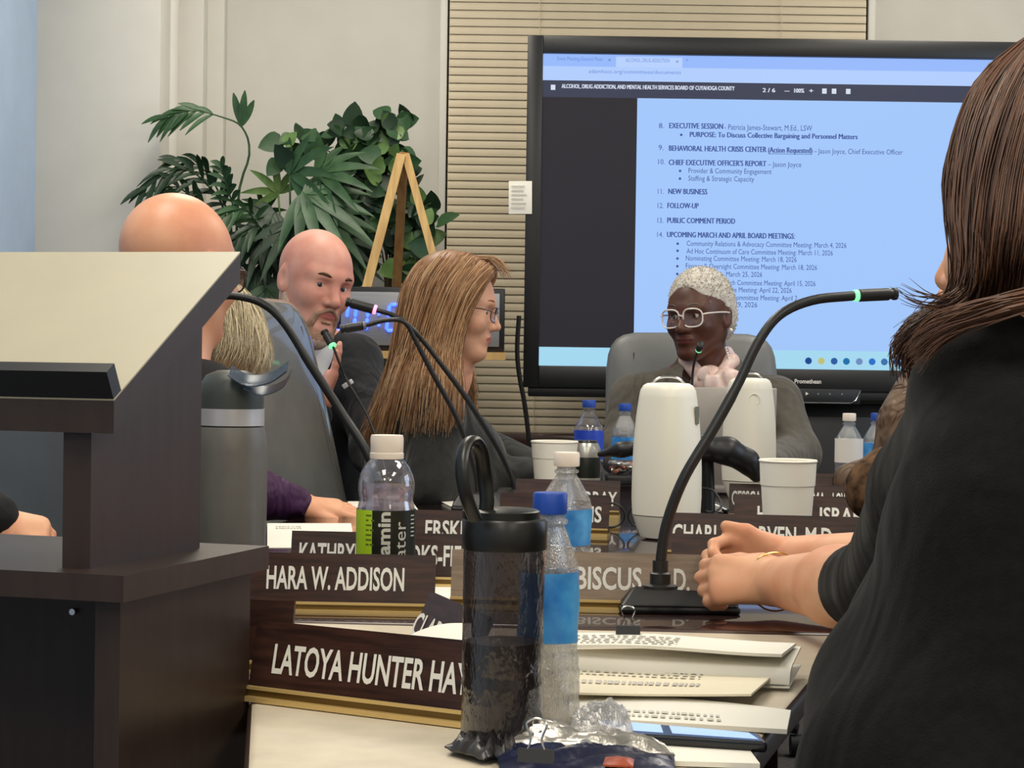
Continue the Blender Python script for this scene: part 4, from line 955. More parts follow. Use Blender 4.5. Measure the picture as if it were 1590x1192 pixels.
# ------------------------------------------------------------------ bottles
def bottle(px, Y, h, r, label, capm, labm, lz=(.35, .6), shell='pet', crush=0, seed=1, neck=.0125, water=None, cap_r=.0147, cap_h=.016, tilt=0, py=760, lab_part=1.0):
    b = W(px, py, Y); b.z = TZ; t = thing('water_bottle', label, 'bottle', b)
    rr = random.Random(seed); ph = [rr.uniform(0, 6.28) for _ in range(6)]
    def fn(q, z, a):
        if not crush: return q*(1+.012*math.cos(a*5))
        f = crush*min(1, max(0, (h*.86-z)/(.2*h)))
        return q*(1+f*(.5*math.sin(2*a+ph[0]+z*30)+.28*math.sin(3*a+ph[1]-z*70)+.22*math.sin(5*a+ph[2]+z*120)))
    prof = [(r*.72, 0), (r*.95, .006), (r, .014)]
    n = 26; zt_ = h-cap_h
    for i in range(n):
        z = .014+(h*.66-.014)*(i+1)/n; prof.append((r*(1-.035*(1 if i % 3 == 1 and not (lz[0]*h < z < lz[1]*h) else 0)), z))
    for q in (.1, .25, .42, .58, .74, .88, 1): prof.append((r+(neck-r)*(q**1.15), h*.66+(zt_-h*.66-.012)*q))
    prof += [(neck+.003, zt_-.010), (neck+.003, zt_-.007), (neck, zt_-.006), (neck, zt_)]
    MB().lathe(prof, 36, b, fn=fn, cap=False).build('shell', MT[shell], t)
    MB().lathe([(.0005, .001), (r*.72, .001)], 24, b, cap=False).build('bottom', MT[shell], t)
    MB().lathe([(cap_r*.97, zt_-.002), (cap_r, zt_), (cap_r, h-.002), (cap_r*.93, h), (.0005, h)], 30, b, fn=lambda q, z, a: q*(1+.012*math.cos(a*30)), cap=False).build('cap', MT[capm], t)
    if labm:
        MB().lathe([(r+.0006, h*(lz[0]+(lz[1]-lz[0])*k/8)) for k in range(9)], 36, b, fn=fn, cap=False).build('label', MT[labm], t)
    if water:
        wp = [(q*.965, z+.001) for q, z in prof if z < water*h]; wp.append((wp[-1][0], water*h)); wp.append((.0005, water*h))
        MB().lathe(wp, 30, b, fn=fn).build('water', MT['water'], t)
    return t
clear_plastic('water', (.9, .94, .96), .02, .02)
bottle(852, 1.76, .197, .0262, 'crushed clear water bottle with blue cap right of the smoky flask', 'cap_blue', 'label_blue', (.36, .66), 'pet_crushed', .10, 3, py=940)
bottle(879, 2.64, .190, .0325, 'crumpled clear bottle with white cap behind the blue-capped one', 'cap_white', 'label_blue', (.38, .62), 'pet_crushed', .07, 9, cap_r=.0165, py=780)
bottle(914, 5.02, .205, .036, 'soda bottle with blue cap and deep blue label behind the can', 'cap_blue', 'label_deep', (.30, .64), 'pet_smooth', cap_r=.0165, water=.3, py=680)
bottle(970, 5.08, .196, .033, 'clear water bottle with blue cap and pale blue label left of the tall white device', 'cap_blue', 'label_blue', (.3, .58), 'pet', cap_r=.016, water=.6, py=680)
bottle(1318, 4.85, .186, .0325, 'clear water bottle with white cap and blank white label at right', 'cap_white', 'label_white', (.38, .68), 'pet', cap_r=.0155, py=690)
bottle(1361, 4.9, .186, .0325, 'clear water bottle with blue band label at right, beside the brown jacket', 'cap_blue', 'label_blue', (.36, .62), 'pet', cap_r=.0145, py=690)
# lime and black labelled drink
vb = W(600, 760, 2.57); vb.z = TZ
vt = thing('drink_bottle', 'clear plastic drink bottle with white cap and lime green and black label', 'bottle', vb)
MB().lathe([(.026, 0), (.034, .004), (.0365, .012), (.0365, .118), (.0355, .122), (.0345, .127), (.0335, .131), (.0342, .136), (.0355, .143), (.0352, .152), (.033, .162), (.029, .171), (.0235, .178), (.0195, .182), (.019, .186)], 40, vb, cap=False).build('shell', MT['pet_smooth'], vt)
MB().lathe([(.025, .001), (.033, .005), (.0355, .013), (.0355, .117), (.0335, .127), (.0326, .131), (.034, .142), (.034, .149), (.0005, .149)], 40, vb).build('drink', MT['drink_pink'], vt)
MB().lathe([(.0205, .182), (.021, .183), (.021, .189), (.0197, .190), (.0203, .191), (.0205, .208), (.0195, .2115), (.0005, .2115)], 40, vb, fn=lambda q, z, a: q*(1+.010*math.cos(a*40)), cap=False).build('cap', MT['cap_white'], vt)
def cyl(b, r, a, z): return b+Vector((r*math.cos(a), r*math.sin(a), z))
m = MB(); g = MB()
for k in range(60):
    a0, a1 = k*math.tau/60, (k+1)*math.tau/60; am = (a0+.05) % math.tau; lime = math.radians(165) < am < math.radians(243)
    (g if lime else m).add([cyl(vb, .0372, a0, .012), cyl(vb, .0372, a1, .012), cyl(vb, .0372, a1, .1195), cyl(vb, .0372, a0, .1195)], [(0, 1, 2, 3)])
m.build('label', MT['label_black'], vt); g.build('label_lime', MT['label_green'], vt)
def wrap_text(body, cap_, width, a0, z0, rot, mm, name, r=.0376, bold=.01):
    vs, fs = text_geo(body, cap_, width, bold)
    mb = MB()
    if rot: mb.add([cyl(vb, r, a0-v[1]/r, z0+v[0]) for v in vs], fs)
    else: mb.add([cyl(vb, r, a0+v[0]/r, z0+v[1]) for v in vs], fs)
    mb.build(name, mm, vt, smooth=False)
wrap_text('vitamin', .0155, .082, math.radians(-79), .036, True, mat('label_grey', (206, 206, 196), .5), 'lettering', bold=.03)
wrap_text('water', .0165, .066, math.radians(-46), .040, True, MT['label_grey'], 'lettering', bold=0)
for i in range(5): wrap_text('lllllllll'[:6+i % 3], .0045, .011, math.radians(-134), .113-i*.0075, False, MT['label_black'], 'fine_print', bold=0) if False else None
m = MB()
for i in range(7):
    z = .112-i*.006; a0 = math.radians(-128); w = random.uniform(.008, .016)/.0376
    m.add([cyl(vb, .0376, a0, z), cyl(vb, .0376, a0+w, z), cyl(vb, .0376, a0+w, z+.0022), cyl(vb, .0376, a0, z+.0022)], [(0, 1, 2, 3)])
m.build('fine_print', mat('print_olive', (92, 110, 20), .7), vt, smooth=False)
m = MB()
for i in range(6):
    z = .112-i*.005; a0 = math.radians(-32); m.add([cyl(vb, .0376, a0, z), cyl(vb, .0376, a0+.22, z), cyl(vb, .0376, a0+.22, z+.0016), cyl(vb, .0376, a0, z+.0016)], [(0, 1, 2, 3)])
m.build('fine_print', MT['label_grey'], vt, smooth=False)
# soda can
cb = W(909, 740, 4.62); cb.z = TZ; ct = thing('soda_can', 'small silver and dark soda can between the foam cup and soda bottle', 'can', cb)
MB().lathe([(.025, 0), (.031, .008), (.033, .014), (.033, .105), (.0265, .118), (.026, .121)], 32, cb, cap=False).build('body', MT['can_dark'], ct)
MB().lathe([(.0333, .016), (.0333, .04)], 32, cb, cap=False).build('band', MT['can_silver'], ct); MB().lathe([(.0333, .086), (.0333, .105), (.027, .118)], 32, cb, cap=False).build('shoulder', MT['can_silver'], ct)
MB().lathe([(.0262, .121), (.0268, .123), (.024, .122), (.0005, .119)], 32, cb, cap=False).build('lid', MT['chrome'], ct)
# ------------------------------------------------------------------ grey tumbler by the lectern
gb = W(357, 800, 2.95); gb.z = TZ; s_ = 3200/2.95
gt = thing('steel_tumbler', 'tall grey insulated tumbler with pale band behind the lectern', 'tumbler', gb)
gz = lambda y: zat(365, y, gb)-TZ
MB().lathe([(.043, 0), (.046, .004), (.0515, .03), (.0525, .1), (.0525, gz(700)), (.0515, gz(680)), (.048, gz(662))], 40, gb).build('body', MT['tumbler_grey'], gt)
MB().lathe([(.0475, gz(660)), (.0475, gz(634))], 40, gb).build('band', MT['steel_band'], gt)
MB().lathe([(.0465, gz(634)), (.0462, gz(612)), (.044, gz(596)), (.036, gz(582)), (.02, gz(575)), (.0005, gz(574))], 40, gb, cap=False).build('lid', MT['tumbler_lid'], gt)
for i, (pts, w_) in enumerate((([(356, 574), (385, 590), (420, 585), (446, 568)], .016), ([(380, 596), (410, 606), (440, 595), (452, 577)], .013))):
    P = bez([W(x, y, 2.9) for x, y in pts], 12)
    m = MB(); m.grid(lambda u, v: P[int(round(u*12))]+Vector((0, (v-.5)*.035, -.006*math.sin(v*math.pi)*(1-i)))+Vector((0, 0, w_*(v-.5)*.9)), 12, 4, thick=.0015); m.build('flip_spout', MT['tab_blue'], gt)
put_text(MB(), 'OZOMO', .009, .034, W(330, 652, 2.95-.0482), X_, Z_).build('lettering', mat('emboss', (176, 174, 176), .4), gt, smooth=False) if False else None
# ------------------------------------------------------------------ smoky flask in the foreground
fb_ = W(781, 1000, 1.64); fb_.z = TZ
ft = thing('smoky_flask', 'translucent smoky drinking flask with black lid and carry loop in the foreground', 'flask', fb_)
fz = lambda y: zat(781, y, fb_)-TZ
MB().lathe([(.028, 0), (.0325, .003), (.0332, .012), (.0325, .05), (.033, .054), (.0318, .058), (.0325, .062), (.0325, fz(852))], 44, fb_, fn=lambda q, z, a: q*(1+.012*math.sin(3*a+z*60)*(1 if z < .09 else 0)), cap=False).build('body', MT['smoke'], ft)
MB().lathe([(.0005, .002), (.0295, .004)]+[(.0302+.0008*((i*7) % 3-1), .004+.082*i/16) for i in range(17)]+[(.0005, .088)], 40, fb_, fn=lambda q, z, a: q*(1+.035*math.sin(4*a+z*90)+.02*math.sin(9*a-z*160)), cap=False).build('wrapped_contents', MT['pouch_grey'], ft)
MB().lathe([(.0335, fz(852)), (.034, fz(850)), (.034, fz(808)), (.0325, fz(804)), (.0005, fz(803))], 44, fb_, cap=False).build('lid', MT['flask_black'], ft)
MB().lathe([(.031, fz(804)), (.031, fz(793)), (.029, fz(790)), (.0005, fz(789))], 44, fb_+Vector((-.003, 0, 0)), cap=False).build('lid_top', MT['flask_black'], ft)
MB().tube(bez([W(738, 806, 1.60), W(724, 770, 1.59), W(717, 725, 1.59), W(722, 694, 1.6), W(735, 684, 1.61), W(746, 700, 1.62), W(752, 740, 1.63), W(756, 780, 1.63), W(750, 806, 1.63)], 36), .0062, 10, flat=.7).build('carry_loop', MT['flask_black'], ft)
# ------------------------------------------------------------------ black speakerphone behind the white device
ppx = W(1075, 740, 3.95); ppx.z = TZ
ph_ = thing('conference_phone', 'black curved wing-shaped conference phone behind the nearer white device', 'phone', ppx)
S = SDF(.02)
wp = [W(932, 705, 3.95), W(965, 698, 3.93), W(1010, 692, 3.92), W(1080, 694, 3.92), W(1130, 700, 3.92), W(1160, 716, 3.93), W(1174, 738, 3.94)]
S.chain(wp, [.006, .011, .018, .023, .023, .02, .013])
solid('body', S, .003, MT['black_plastic'], ph_)
MB().tube([W(1095, 700, 3.95), W(1098, 740, 3.95), Vector((W(1100, 760, 3.95).x, 3.95, TZ+.01))], [.016, .014, .014], 14).build('stem', MT['dark_bezel'], ph_)
MB().lathe([(.05, 0), (.05, .006), (.03, .012), (.014, .016)], 28, Vector((W(1100, 760, 3.95).x, 3.95, TZ))).build('foot', MT['black_plastic'], ph_)
tag(MB().tube(bez([W(1086, 757, 3.75), W(1108, 762, 3.72), W(1120, 785, 3.68), W(1105, 795, 3.62), T(1092, 790, TZ+.004)], 20), .0022, 6).build('cable', MT['black_rubber'], base=T(1100, 795)), 'thin black cable curling beside the nearer white device', 'cable')
# laptop in front of the chair woman
lb = W(1110, 700, 4.62); lb.z = TZ
lt = thing('laptop', 'open grey laptop between the two white devices', 'laptop', lb)
x0, x1 = W(1030, 640, 4.74).x, W(1205, 640, 4.74).x; zt2 = W(1110, 601, 4.74).z
MB().box(((x0+x1)/2, 4.85, TZ+.009), (x1-x0, .22, .016), bev=.003).build('keyboard_deck', MT['laptop_grey'], lt)
MB().box(((x0+x1)/2, 4.74, (TZ+.018+zt2)/2), (x1-x0, .007, zt2-TZ-.018), Rx(4), bev=.003).build('screen_lid', MT['laptop_grey'], lt)
# tray with wrapped sweets, glasses, keys, pens
ts = T(968, 752); tr = thing('snack_tray', 'dark tray with foil-wrapped sweets under the water bottles', 'tray', ts)
MB().box(ts+Vector((.01, .02, .012)), (.105, .10, .022), bev=.004).build('tray', MT['black_plastic'], tr)
rs_ = random.Random(5); m = MB()
for i in range(26): m.box(ts+Vector((rs_.uniform(-.03, .05), rs_.uniform(-.02, .06), .03+rs_.uniform(0, .022))), (.02, .014, .009), Rz(rs_.uniform(0, 180)) @ Rx(rs_.uniform(-40, 40)), mi=rs_.choice((0, 0, 1)), bev=.002)
o = m.build('wrapped_sweets', [MT['foil'], mat('foil_copper', (190, 120, 96), .3, metal=.7, bump=.6)], tr); o['kind'] = 'stuff'
gp = W(972, 782, 3.72); gp.z = TZ
tg_ = thing('folded_eyeglasses', 'black-framed eyeglasses lying on the table left of the tall white device', 'eyeglasses', gp)
for q in (-.028, .03):
    ring = [gp+Vector((q+.026*math.cos(k*math.tau/20), 0, .026+.022*math.sin(k*math.tau/20))) for k in range(21)]
    MB().tube(ring, .0022, 6, cap=False).build('rim', MT['black_plastic'], tg_); m = MB(); m.add(ring[:20], [tuple(range(20))]); m.build('lens', MT['lens_glass'], tg_, smooth=False)
    MB().tube(bez([gp+Vector((q*2, 0, .034)), gp+Vector((q*2.1, .07, .03)), gp+Vector((q*1.9, .13, .004))], 8), .002, 6).build('temple', MT['black_plastic'], tg_)
kt = T(1115, 812); ky = thing('earbud_case', 'small glossy black case beside the nearer white device', 'case', kt)
S = SDF(.01); S.el(kt+Vector((-.02, .12, .018)), (.04, .03, .018)); S.el(kt+Vector((.015, .11, .012)), (.022, .02, .012)); solid('shell', S, .002, MT['phone_black'], ky)
MB().box(kt+Vector((.005, .085, .02)), (.02, .004, .012), Rx(-30)).build('tag', MT['label_white'], ky, smooth=False)
# beige envelope and papers near the blond woman
def sheet(name, quad, z, label, m, thick=.0012, curl=None, prints=(), cat='paper', par=None, n=8):
    A, B, C_, D = [T(x, y, z) for x, y in quad]; c = (A+B+C_+D)/4
    t = par or thing(name, label, cat, (c.x, c.y, z))
    def P(u, v):
        p = A.lerp(B, u).lerp(D.lerp(C_, u), v)
        if curl: p = p+Vector((0, 0, curl(u, v)))
        return p
    mb = MB(); mb.grid(P, n, n, thick=thick); mb.build('sheet', m, t, angle=30)
    if prints:
        pm = MB()
        for (u0, u1, v0, v1) in prints:
            pm.add([P(u0, v0)+Vector((0, 0, .0009)), P(u1, v0)+Vector((0, 0, .0009)), P(u1, v1)+Vector((0, 0, .0009)), P(u0, v1)+Vector((0, 0, .0009))], [(0, 1, 2, 3)])
        pm.build('print', MT['print_grey'], t, smooth=False)['kind'] = 'stuff'
    return t
rq = random.Random(11)
def rows(u0, u1, v0, v1, n, lean=0):
    out = []
    for i in range(n):
        v = v0+(v1-v0)*i/n; u = u0
        while u < u1:
            w = rq.uniform(.012, .03); out.append((u, min(u+w, u1), v, v+(v1-v0)/n*.5)); u += w+rq.uniform(.006, .02)
    return out
sheet('document', [(790, 752), (834, 752), (836, 762), (796, 762)], TZ+.006, 'cream envelope at the blond woman\'s sleeve', MT['cream_paper'], thick=.004)
sheet('document', [(415, 812), (545, 812), (552, 850), (415, 850)], TZ+.001, 'white papers on the table left of the green-label bottle', MT['white_paper'], thick=.0008, prints=rows(.1, .4, .15, .3, 2))
sheet('document', [(540, 778), (640, 778), (650, 792), (540, 792)], TZ+.001, 'white sheet behind the green-label bottle cap', MT['white_paper'], thick=.0008)
sheet('document', [(660, 766), (735, 762), (790, 776), (700, 786)], TZ+.001, 'white sheet in front of the blond woman', MT['white_paper'], thick=.0008)
sheet('document', [(672, 905), (708, 905), (712, 934), (665, 934)], TZ+.001, 'small white sheets between the two middle nameplates', MT['white_paper'], thick=.003)
# foreground papers at the right
sheet('document', [(884, 1078), (1228, 1103), (1222, 1132), (884, 1112)], TZ+.004, 'printed page lowest and nearest in the paper pile by the phone', MT['white_paper'], .004, lambda u, v: .004*math.sin(u*3)*(1-v), rows(.02, .7, .62, .95, 2))
sheet('document', [(880, 1032), (1197, 1050), (1166, 1084), (870, 1074)], TZ+.012, 'cream printed page sticking out under the folded papers', MT['cream_paper'], .002, lambda u, v: .004*u*u*v, rows(.05, .68, .08, .4, 3)+rows(.04, .7, .55, .8, 1))
fd = thing('folded_papers', 'thick folded white papers under the clipped document', 'paper', T(1050, 1030))
A, B, C_, D = T(880, 1008, TZ+.03), T(1244, 1003, TZ+.03), T(1226, 1040, TZ+.02), T(878, 1027, TZ+.02)
m = MB(); m.grid(lambda u, v: A.lerp(B, u).lerp(D.lerp(C_, u), math.sin(min(1, v*1.0)*math.pi/2))+Vector((0, 0, -.012*(1-math.cos(min(1, max(0, v-.55)/.45)*math.pi/2)))), 12, 12, thick=.002); m.build('fold', MT['white_paper'], fd)
m = MB(); m.grid(lambda u, v: A.lerp(B, u).lerp(D.lerp(C_, u), v)-Vector((0, 0, .018-.002*v)), 6, 6, thick=.0015); m.build('under_fold', MT['white_paper'], fd)
cd_ = sheet('clipped_document', [(886, 982), (1236, 995), (1214, 1012), (884, 1001)], TZ+.036, 'clipped printed document on top of the folded papers', MT['white_paper'], .003, lambda u, v: .002*math.sin(u*5), rows(.02, .5, .25, .95, 5))
def clip(par_base, label, u, n, s, open_up=True):
    p = Vector(par_base); t = thing('binder_clip', label, 'binder clip', p); u = Vector(u).normalized(); n = Vector(n).normalized(); up = Vector((0, 0, 1))
    w = .016*s
    MB().hexa([p-u*w-n*.008*s, p+u*w-n*.008*s, p+u*w+n*.006*s, p-u*w+n*.006*s], [q+up*.011*s for q in (p-u*w-n*.004*s, p+u*w-n*.004*s, p+u*w+n*.002*s, p-u*w+n*.002*s)]).build('spring', MT['black_plastic'], t, smooth=False)
    q0 = p+up*.008*s
    MB().tube(bez([q0-u*.008*s, q0-u*.005*s+up*.012*s-n*.002*s, q0-u*.009*s+up*.024*s-n*.004*s, q0+up*.029*s-n*.005*s, q0+u*.009*s+up*.024*s-n*.004*s, q0+u*.005*s+up*.012*s-n*.002*s, q0+u*.008*s], 24), .0011*s, 6).build('wire_handle', MT['chrome'], t)
    return t
clip(T(975, 984, TZ+.038), 'small binder clip on top of the clipped document', (1, 0, 0), (0, -1, 0), .75)
# phones
def phone(quad, z, label, tex, thick=.009):
    A, B, C_, D = [T(x, y, z) for x, y in quad]; t = thing('mobile_phone', label, 'phone', ((A+B+C_+D)/4)-Vector((0, 0, thick)))
    bo = MB().hexa([p-Vector((0, 0, thick)) for p in (A, B, C_, D)], [A, B, C_, D]).build('body', MT['phone_black'], t, smooth=False); md = bo.modifiers.new('b', 'BEVEL'); md.width = .003; md.segments = 3
    f = lambda u, v: A.lerp(B, u).lerp(D.lerp(C_, u), v)+Vector((0, 0, .0006))
    m = MB(); m.add([f(.06, .12), f(.42, .12), f(.44, .8), f(.08, .8)], [(0, 1, 2, 3)]); m.add([f(.47, .12), f(.93, .12), f(.96, .8), f(.49, .8)], [(0, 1, 2, 3)]); m.build('screen', MT['screen_phone'], t, smooth=False)
    return t
phone([(918, 1114), (1180, 1138), (1192, 1152), (905, 1134)], TZ+.012, 'black phone with lit blue screen beside the paper pile', 0)
sheet('notepad', [(1000, 1152), (1165, 1165), (1180, 1185), (1015, 1180)], TZ+.004, 'small pale notepad at the bottom below the phone', MT['white_paper'], .004, None, cat='notepad')
# snack wrapper with its clip, and the grey pouch
def crumple(name, par, quad, z, hgt, m_, seed, n=22, thick=.0015, fnz=None):
    A, B, C_, D = [T(x, y, z) for x, y in quad]; q = random.Random(seed); ph = [(q.uniform(4, 16), q.uniform(4, 16), q.uniform(0, 6)) for _ in range(7)]
    def P(u, v):
        p = A.lerp(B, u).lerp(D.lerp(C_, u), v); e = math.sin(math.pi*u)**.5*math.sin(math.pi*v)**.5 if 0 < u < 1 and 0 < v < 1 else 0
        s = sum(abs(math.sin(a*u+b*v+c)) for a, b, c in ph)/7
        return p+Vector((0, 0, hgt*e*(.55+.9*(s-.6))+.002+hgt*.18*s))
    mb = MB(); mb.grid(P, n, n, thick=thick); return mb.build(name, m_, par, angle=35)
wr_ = thing('snack_wrapper', 'torn silver and navy snack wrapper at the bottom edge of the table', 'wrapper', T(900, 1180))
crumple('foil_top', wr_, [(758, 1138), (1030, 1166), (1048, 1180), (768, 1164)], TZ+.006, .022, MT['foil'], 2)
crumple('printed_side', wr_, [(770, 1160), (1046, 1176), (1050, 1215), (775, 1200)], TZ+.002, .016, MT['foil_navy'], 4)
crumple('red_print', wr_, [(940, 1180), (985, 1183), (983, 1194), (936, 1192)], TZ+.0115, .005, MT['foil_red'], 6, 8)
crumple('clear_flap', wr_, [(890, 1128), (975, 1122), (985, 1150), (880, 1150)], TZ+.014, .03, MT['wrap_clear'], 8)
clip(T(832, 1182, TZ+.024), 'black binder clip with upright wire handles on the snack wrapper', (1, -.2, 0), (-.1, -1, 0), .82)
pc = thing('grey_pouch', 'crumpled grey plastic pouch at the foot of the smoky flask', 'pouch', T(745, 1160))
crumple('pouch_side', pc, [(690, 1168), (765, 1128), (800, 1172), (752, 1186)], TZ+.001, .022, MT['pouch_grey'], 12, 14)
crumple('pouch_fold', pc, [(745, 1150), (800, 1140), (808, 1176), (770, 1182)], TZ+.003, .020, MT['pouch_grey'], 14, 14)
# curled white sheet behind the front nameplate
cl_ = thing('curled_paper', 'curled white sheet leaning behind the foreground nameplate', 'paper', T(665, 1040))
Yc = 1.875
m = MB(); m.grid(lambda u, v: W(607+125*u, 1003-(36*math.sin(min(1, u*1.25)*math.pi*.5)**.9)*(1-v*.15)+v*22, Yc-.05*v), 16, 6, thick=.001); m.build('sheet', MT['white_paper'], cl_)
# ------------------------------------------------------------------ people
def person(S, res, mats, label, base, pick=None):
    b = Vector(base); b.z = 0
    o = solid('person', S, res, mats, None, b, pick); return tag(o, label, 'person')
def V(*a): return Vector(a)
def sdf_into(mb, S, res, mi=0):
    P, Q = S.mesh(res); mb.add([tuple(p) for p in P], [tuple(int(i) for i in q) for q in Q], mi); return mb
def cap_hair(H, grow=.006, cutx=.07, back=0, low=None):
    S = SDF(.015); k = H.k
    S.el(H(-.016-back, 0, .036), [(.1+grow)*k, (.078+grow)*k, (.09+grow)*k], H.R); S.el(H(-.04, 0, -.01), [(.078+grow)*k, (.076+grow)*k, (.075+grow)*k], H.R, .03*k)
    if low: S.el(H(-.055, 0, -.06), [.06*k, .07*k, low*k], H.R, .03*k)
    S.el(H(.098, 0, -.035), [cutx*k, .075*k, .115*k], H.R, .012*k, -1)
    for q in (-1, 1): S.el(H(.03, q*.085, -.05), [.05*k, .04*k, .075*k], H.R, .02*k, -1)
    return S
# ---- bearded man in the dark suit
HD = Head(W(489, 437, 4.95), 36, -10, -9, 1.04)
S = SDF(.012); HD.solids(S, brow=1.25, nose=1.15, lips=.8)
nD = W(460, 505, 5.06); pD = V(-.53, 5.16, .52); latD = V(.72, .69, 0)
neck(S, HD, nD, .056, .062)
torso(S, nD, pD, latD, .15, .08, .09, .045)
wD = W(497, 626, 4.72); dD = (W(528, 556, 4.74)-wD)
hand_solids(S, wD, dD, V(-.15, .6, -.2)+V(.55, -.6, .25)*0+V(.6, -.5, .3), (.12, .12, .15, .18), .2, (.5, .1), side=1, sc_=.92)
elD = W(440, 700, 4.78); S.rc(elD, wD, .034, .026, .02)
bm_d = MT['beard_white']
man = person(S, .0026, [MT['skin_pale'], MT['lip_pale']], 'bald bearded man in dark suit turning with a raised hand', pD, HD.pick_lips())
HD.eyes(man, MT['iris_blue'], (-.25, .05)); HD.brows(man, MT['brow_brown'], .0062, .02)
S = SDF(.014); k = HD.k
for q in (-1, 1):
    S.rc(HD(-.006, q*.066, -.03), HD(.012, q*.06, -.072), .010, .015); S.rc(HD(.012, q*.06, -.072), HD(.058, q*.03, -.112), .015, .018); S.rc(HD(.098, q*.003, -.05), HD(.085, q*.026, -.066), .0055, .005, .006); S.rc(HD(.085, q*.026, -.066), HD(.07, q*.03, -.095), .006, .012, .008)
S.el(HD(.064, 0, -.118), [.03, .034, .034], HD.R); S.rc(HD(.09, -.01, -.082), HD(.09, .01, -.082), .004, .004, .01)
solid('beard', S, .0028, [MT['beard_grey'], MT['beard_white']], man, pick=lambda C: np.where((HD.local(C)[:, 0] < .045) | (HD.local(C)[:, 2] < -.125), 1, 0))
S = SDF(.04); a, b = torso(S, nD+V(0, 0, -.02), pD, latD, .185, .115, .13, .066)
S.chain([a, elD+V(0, .02, .0), wD-dD.normalized()*.03], [.066, .052, .04], .02)
e2 = W(582, 700, 4.95); S.chain([b, e2, W(610, 745, 4.75)], [.066, .055, .04], .03)
S.el(nD+V(.03, -.08, -.03), [.05, .06, .085], None, .01, -1)
solid('suit_jacket', S, .006, MT['suit_navy'], man)
S = SDF(.02); S.rc(nD+V(0, 0, .01), nD+V(.02, -.03, -.06), .066, .075); S.rc(nD+V(.03, -.06, -.08), nD+V(.02, -.09, -.28), .05, .06); S.el(HD(.1, 0, -.06), [.1, .1, .05], HD.R, .01, -1)
solid('shirt', S, .004, MT['shirt_white'], man)
MB().tube(bez([W(478, 545, 4.86), W(484, 580, 4.85), W(490, 640, 4.85)], 8), [.016]*3+[.02]*6, 8, flat=.4).build('tie', MT['tie_dark'], man)
MB().box(W(540, 596, 4.86), (.028, .006, .012), Ry(-35), bev=.002).build('pocket_square', MT['shirt_white'], man)
S = SDF(.03); seat_legs(S, pD, V(.5, -.6, 0), latD); solid('trousers', S, .01, MT['trousers_dark'], man)
# ---- blond woman with glasses, in profile
HE = Head(W(706, 477, 4.55), 86, -7, 0, .93)
S = SDF(.012); HE.solids(S, ears=True, brow=.8, nose=.92, jaw=.93)
nE = W(688, 575, 4.58); pE = V(-.20, 4.64, .5); latE = V(0, 1, 0)
neck(S, HE, nE, .048, .055); torso(S, nE, pE, latE, .13, .08, .09, .04)
wE = W(828, 733, 4.62); S.rc(W(690, 752, 4.4), wE, .03, .024, .01); hand_solids(S, wE, V(1, .25, -.15), V(0, -.2, 1), (.35, .35, .4, .4), side=1, sc_=.88)
wom = person(S, .0026, [MT['skin_fair'], MT['lip_rose']], 'blond long-haired woman with glasses in a charcoal sweater, in profile', pE, HE.pick_lips())
HE.eyes(wom, MT['iris_grey'], (0, -.25)); HE.brows(wom, MT['hair_straw_dark'], .003)
S = SDF(.04); a, b = torso(S, nE+V(-.01, 0, -.015), pE+V(.0, 0, 0), latE, .165, .112, .12, .06)
S.el(nE+V(.06, 0, -.2), [.085, .13, .09], None, .05); S.el(nE+V(-.08, 0, -.22), [.09, .13, .16], None, .05)
S.chain([a, W(668, 748, 4.38), W(815, 738, 4.58)], [.062, .056, .042], .02); S.chain([b, V(-.1, 4.86, .84), V(.06, 4.72, .785)], [.062, .052, .04], .02)
S.el(nE+V(.035, 0, .045), [.05, .055, .055], None, .01, -1)
solid('sweater', S, .006, MT['knit_charcoal'], wom)
S = SDF(.03); seat_legs(S, pE, V(1, 0, 0), latE); solid('trousers', S, .01, MT['trousers_dark'], wom)
mb = sdf_into(MB(), cap_hair(HE, .008, .075, low=.09), .004, 2); rh = random.Random(21)
def hm_(pts, q, H): return [H(x, y*q, z) for x, y, z in pts]
for q in (-1, 1):
    G = [hm_(g, q, HE) for g in (
        [(.084, .0, .098), (.08, .045, .082), (.06, .074, .04), (.038, .088, -.03), (.035, .095, -.11), (.05, .14, -.17), (.07, .19, -.26)],
        [(.078, .0, .108), (.07, .045, .098), (.04, .082, .05), (.022, .09, -.03), (.02, .1, -.11), (.035, .165, -.17), (.055, .215, -.28)],
        [(.055, .0, .12), (.045, .05, .105), (.018, .088, .05), (.0, .096, -.03), (-.004, .105, -.11), (.012, .18, -.17), (.03, .232, -.30)],
        [(.02, .0, .130), (.01, .055, .11), (-.015, .092, .05), (-.03, .1, -.03), (-.035, .11, -.11), (-.03, .18, -.17), (-.02, .235, -.30)],
        [(-.03, .0, .13), (-.045, .05, .108), (-.07, .085, .05), (-.08, .092, -.03), (-.088, .1, -.12), (-.095, .16, -.19), (-.105, .2, -.33)],
        [(-.08, .0, .108), (-.098, .03, .085), (-.115, .055, .03), (-.115, .06, -.05), (-.112, .07, -.14), (-.12, .10, -.25), (-.14, .12, -.36)],
        [(-.1, .0, .08), (-.118, .005, .05), (-.126, .005, .0), (-.128, .005, -.08), (-.132, .01, -.17), (-.155, .02, -.28), (-.18, .03, -.36)])]
    strands(mb, G, 1300, .0010, .0055, 16, 3, .5, .007, rh, 3)
strands(mb, [[HE(x, y, z) for x, y, z in g] for g in ([(.03, -.02, .124), (.07, -.022, .128), (.1, -.03, .112), (.118, -.035, .092)], [(.04, .01, .122), (.08, .01, .122), (.105, .01, .105), (.112, .012, .088)])], 60, .0008, .006, 10, 3, .3, .002, rh, 3)
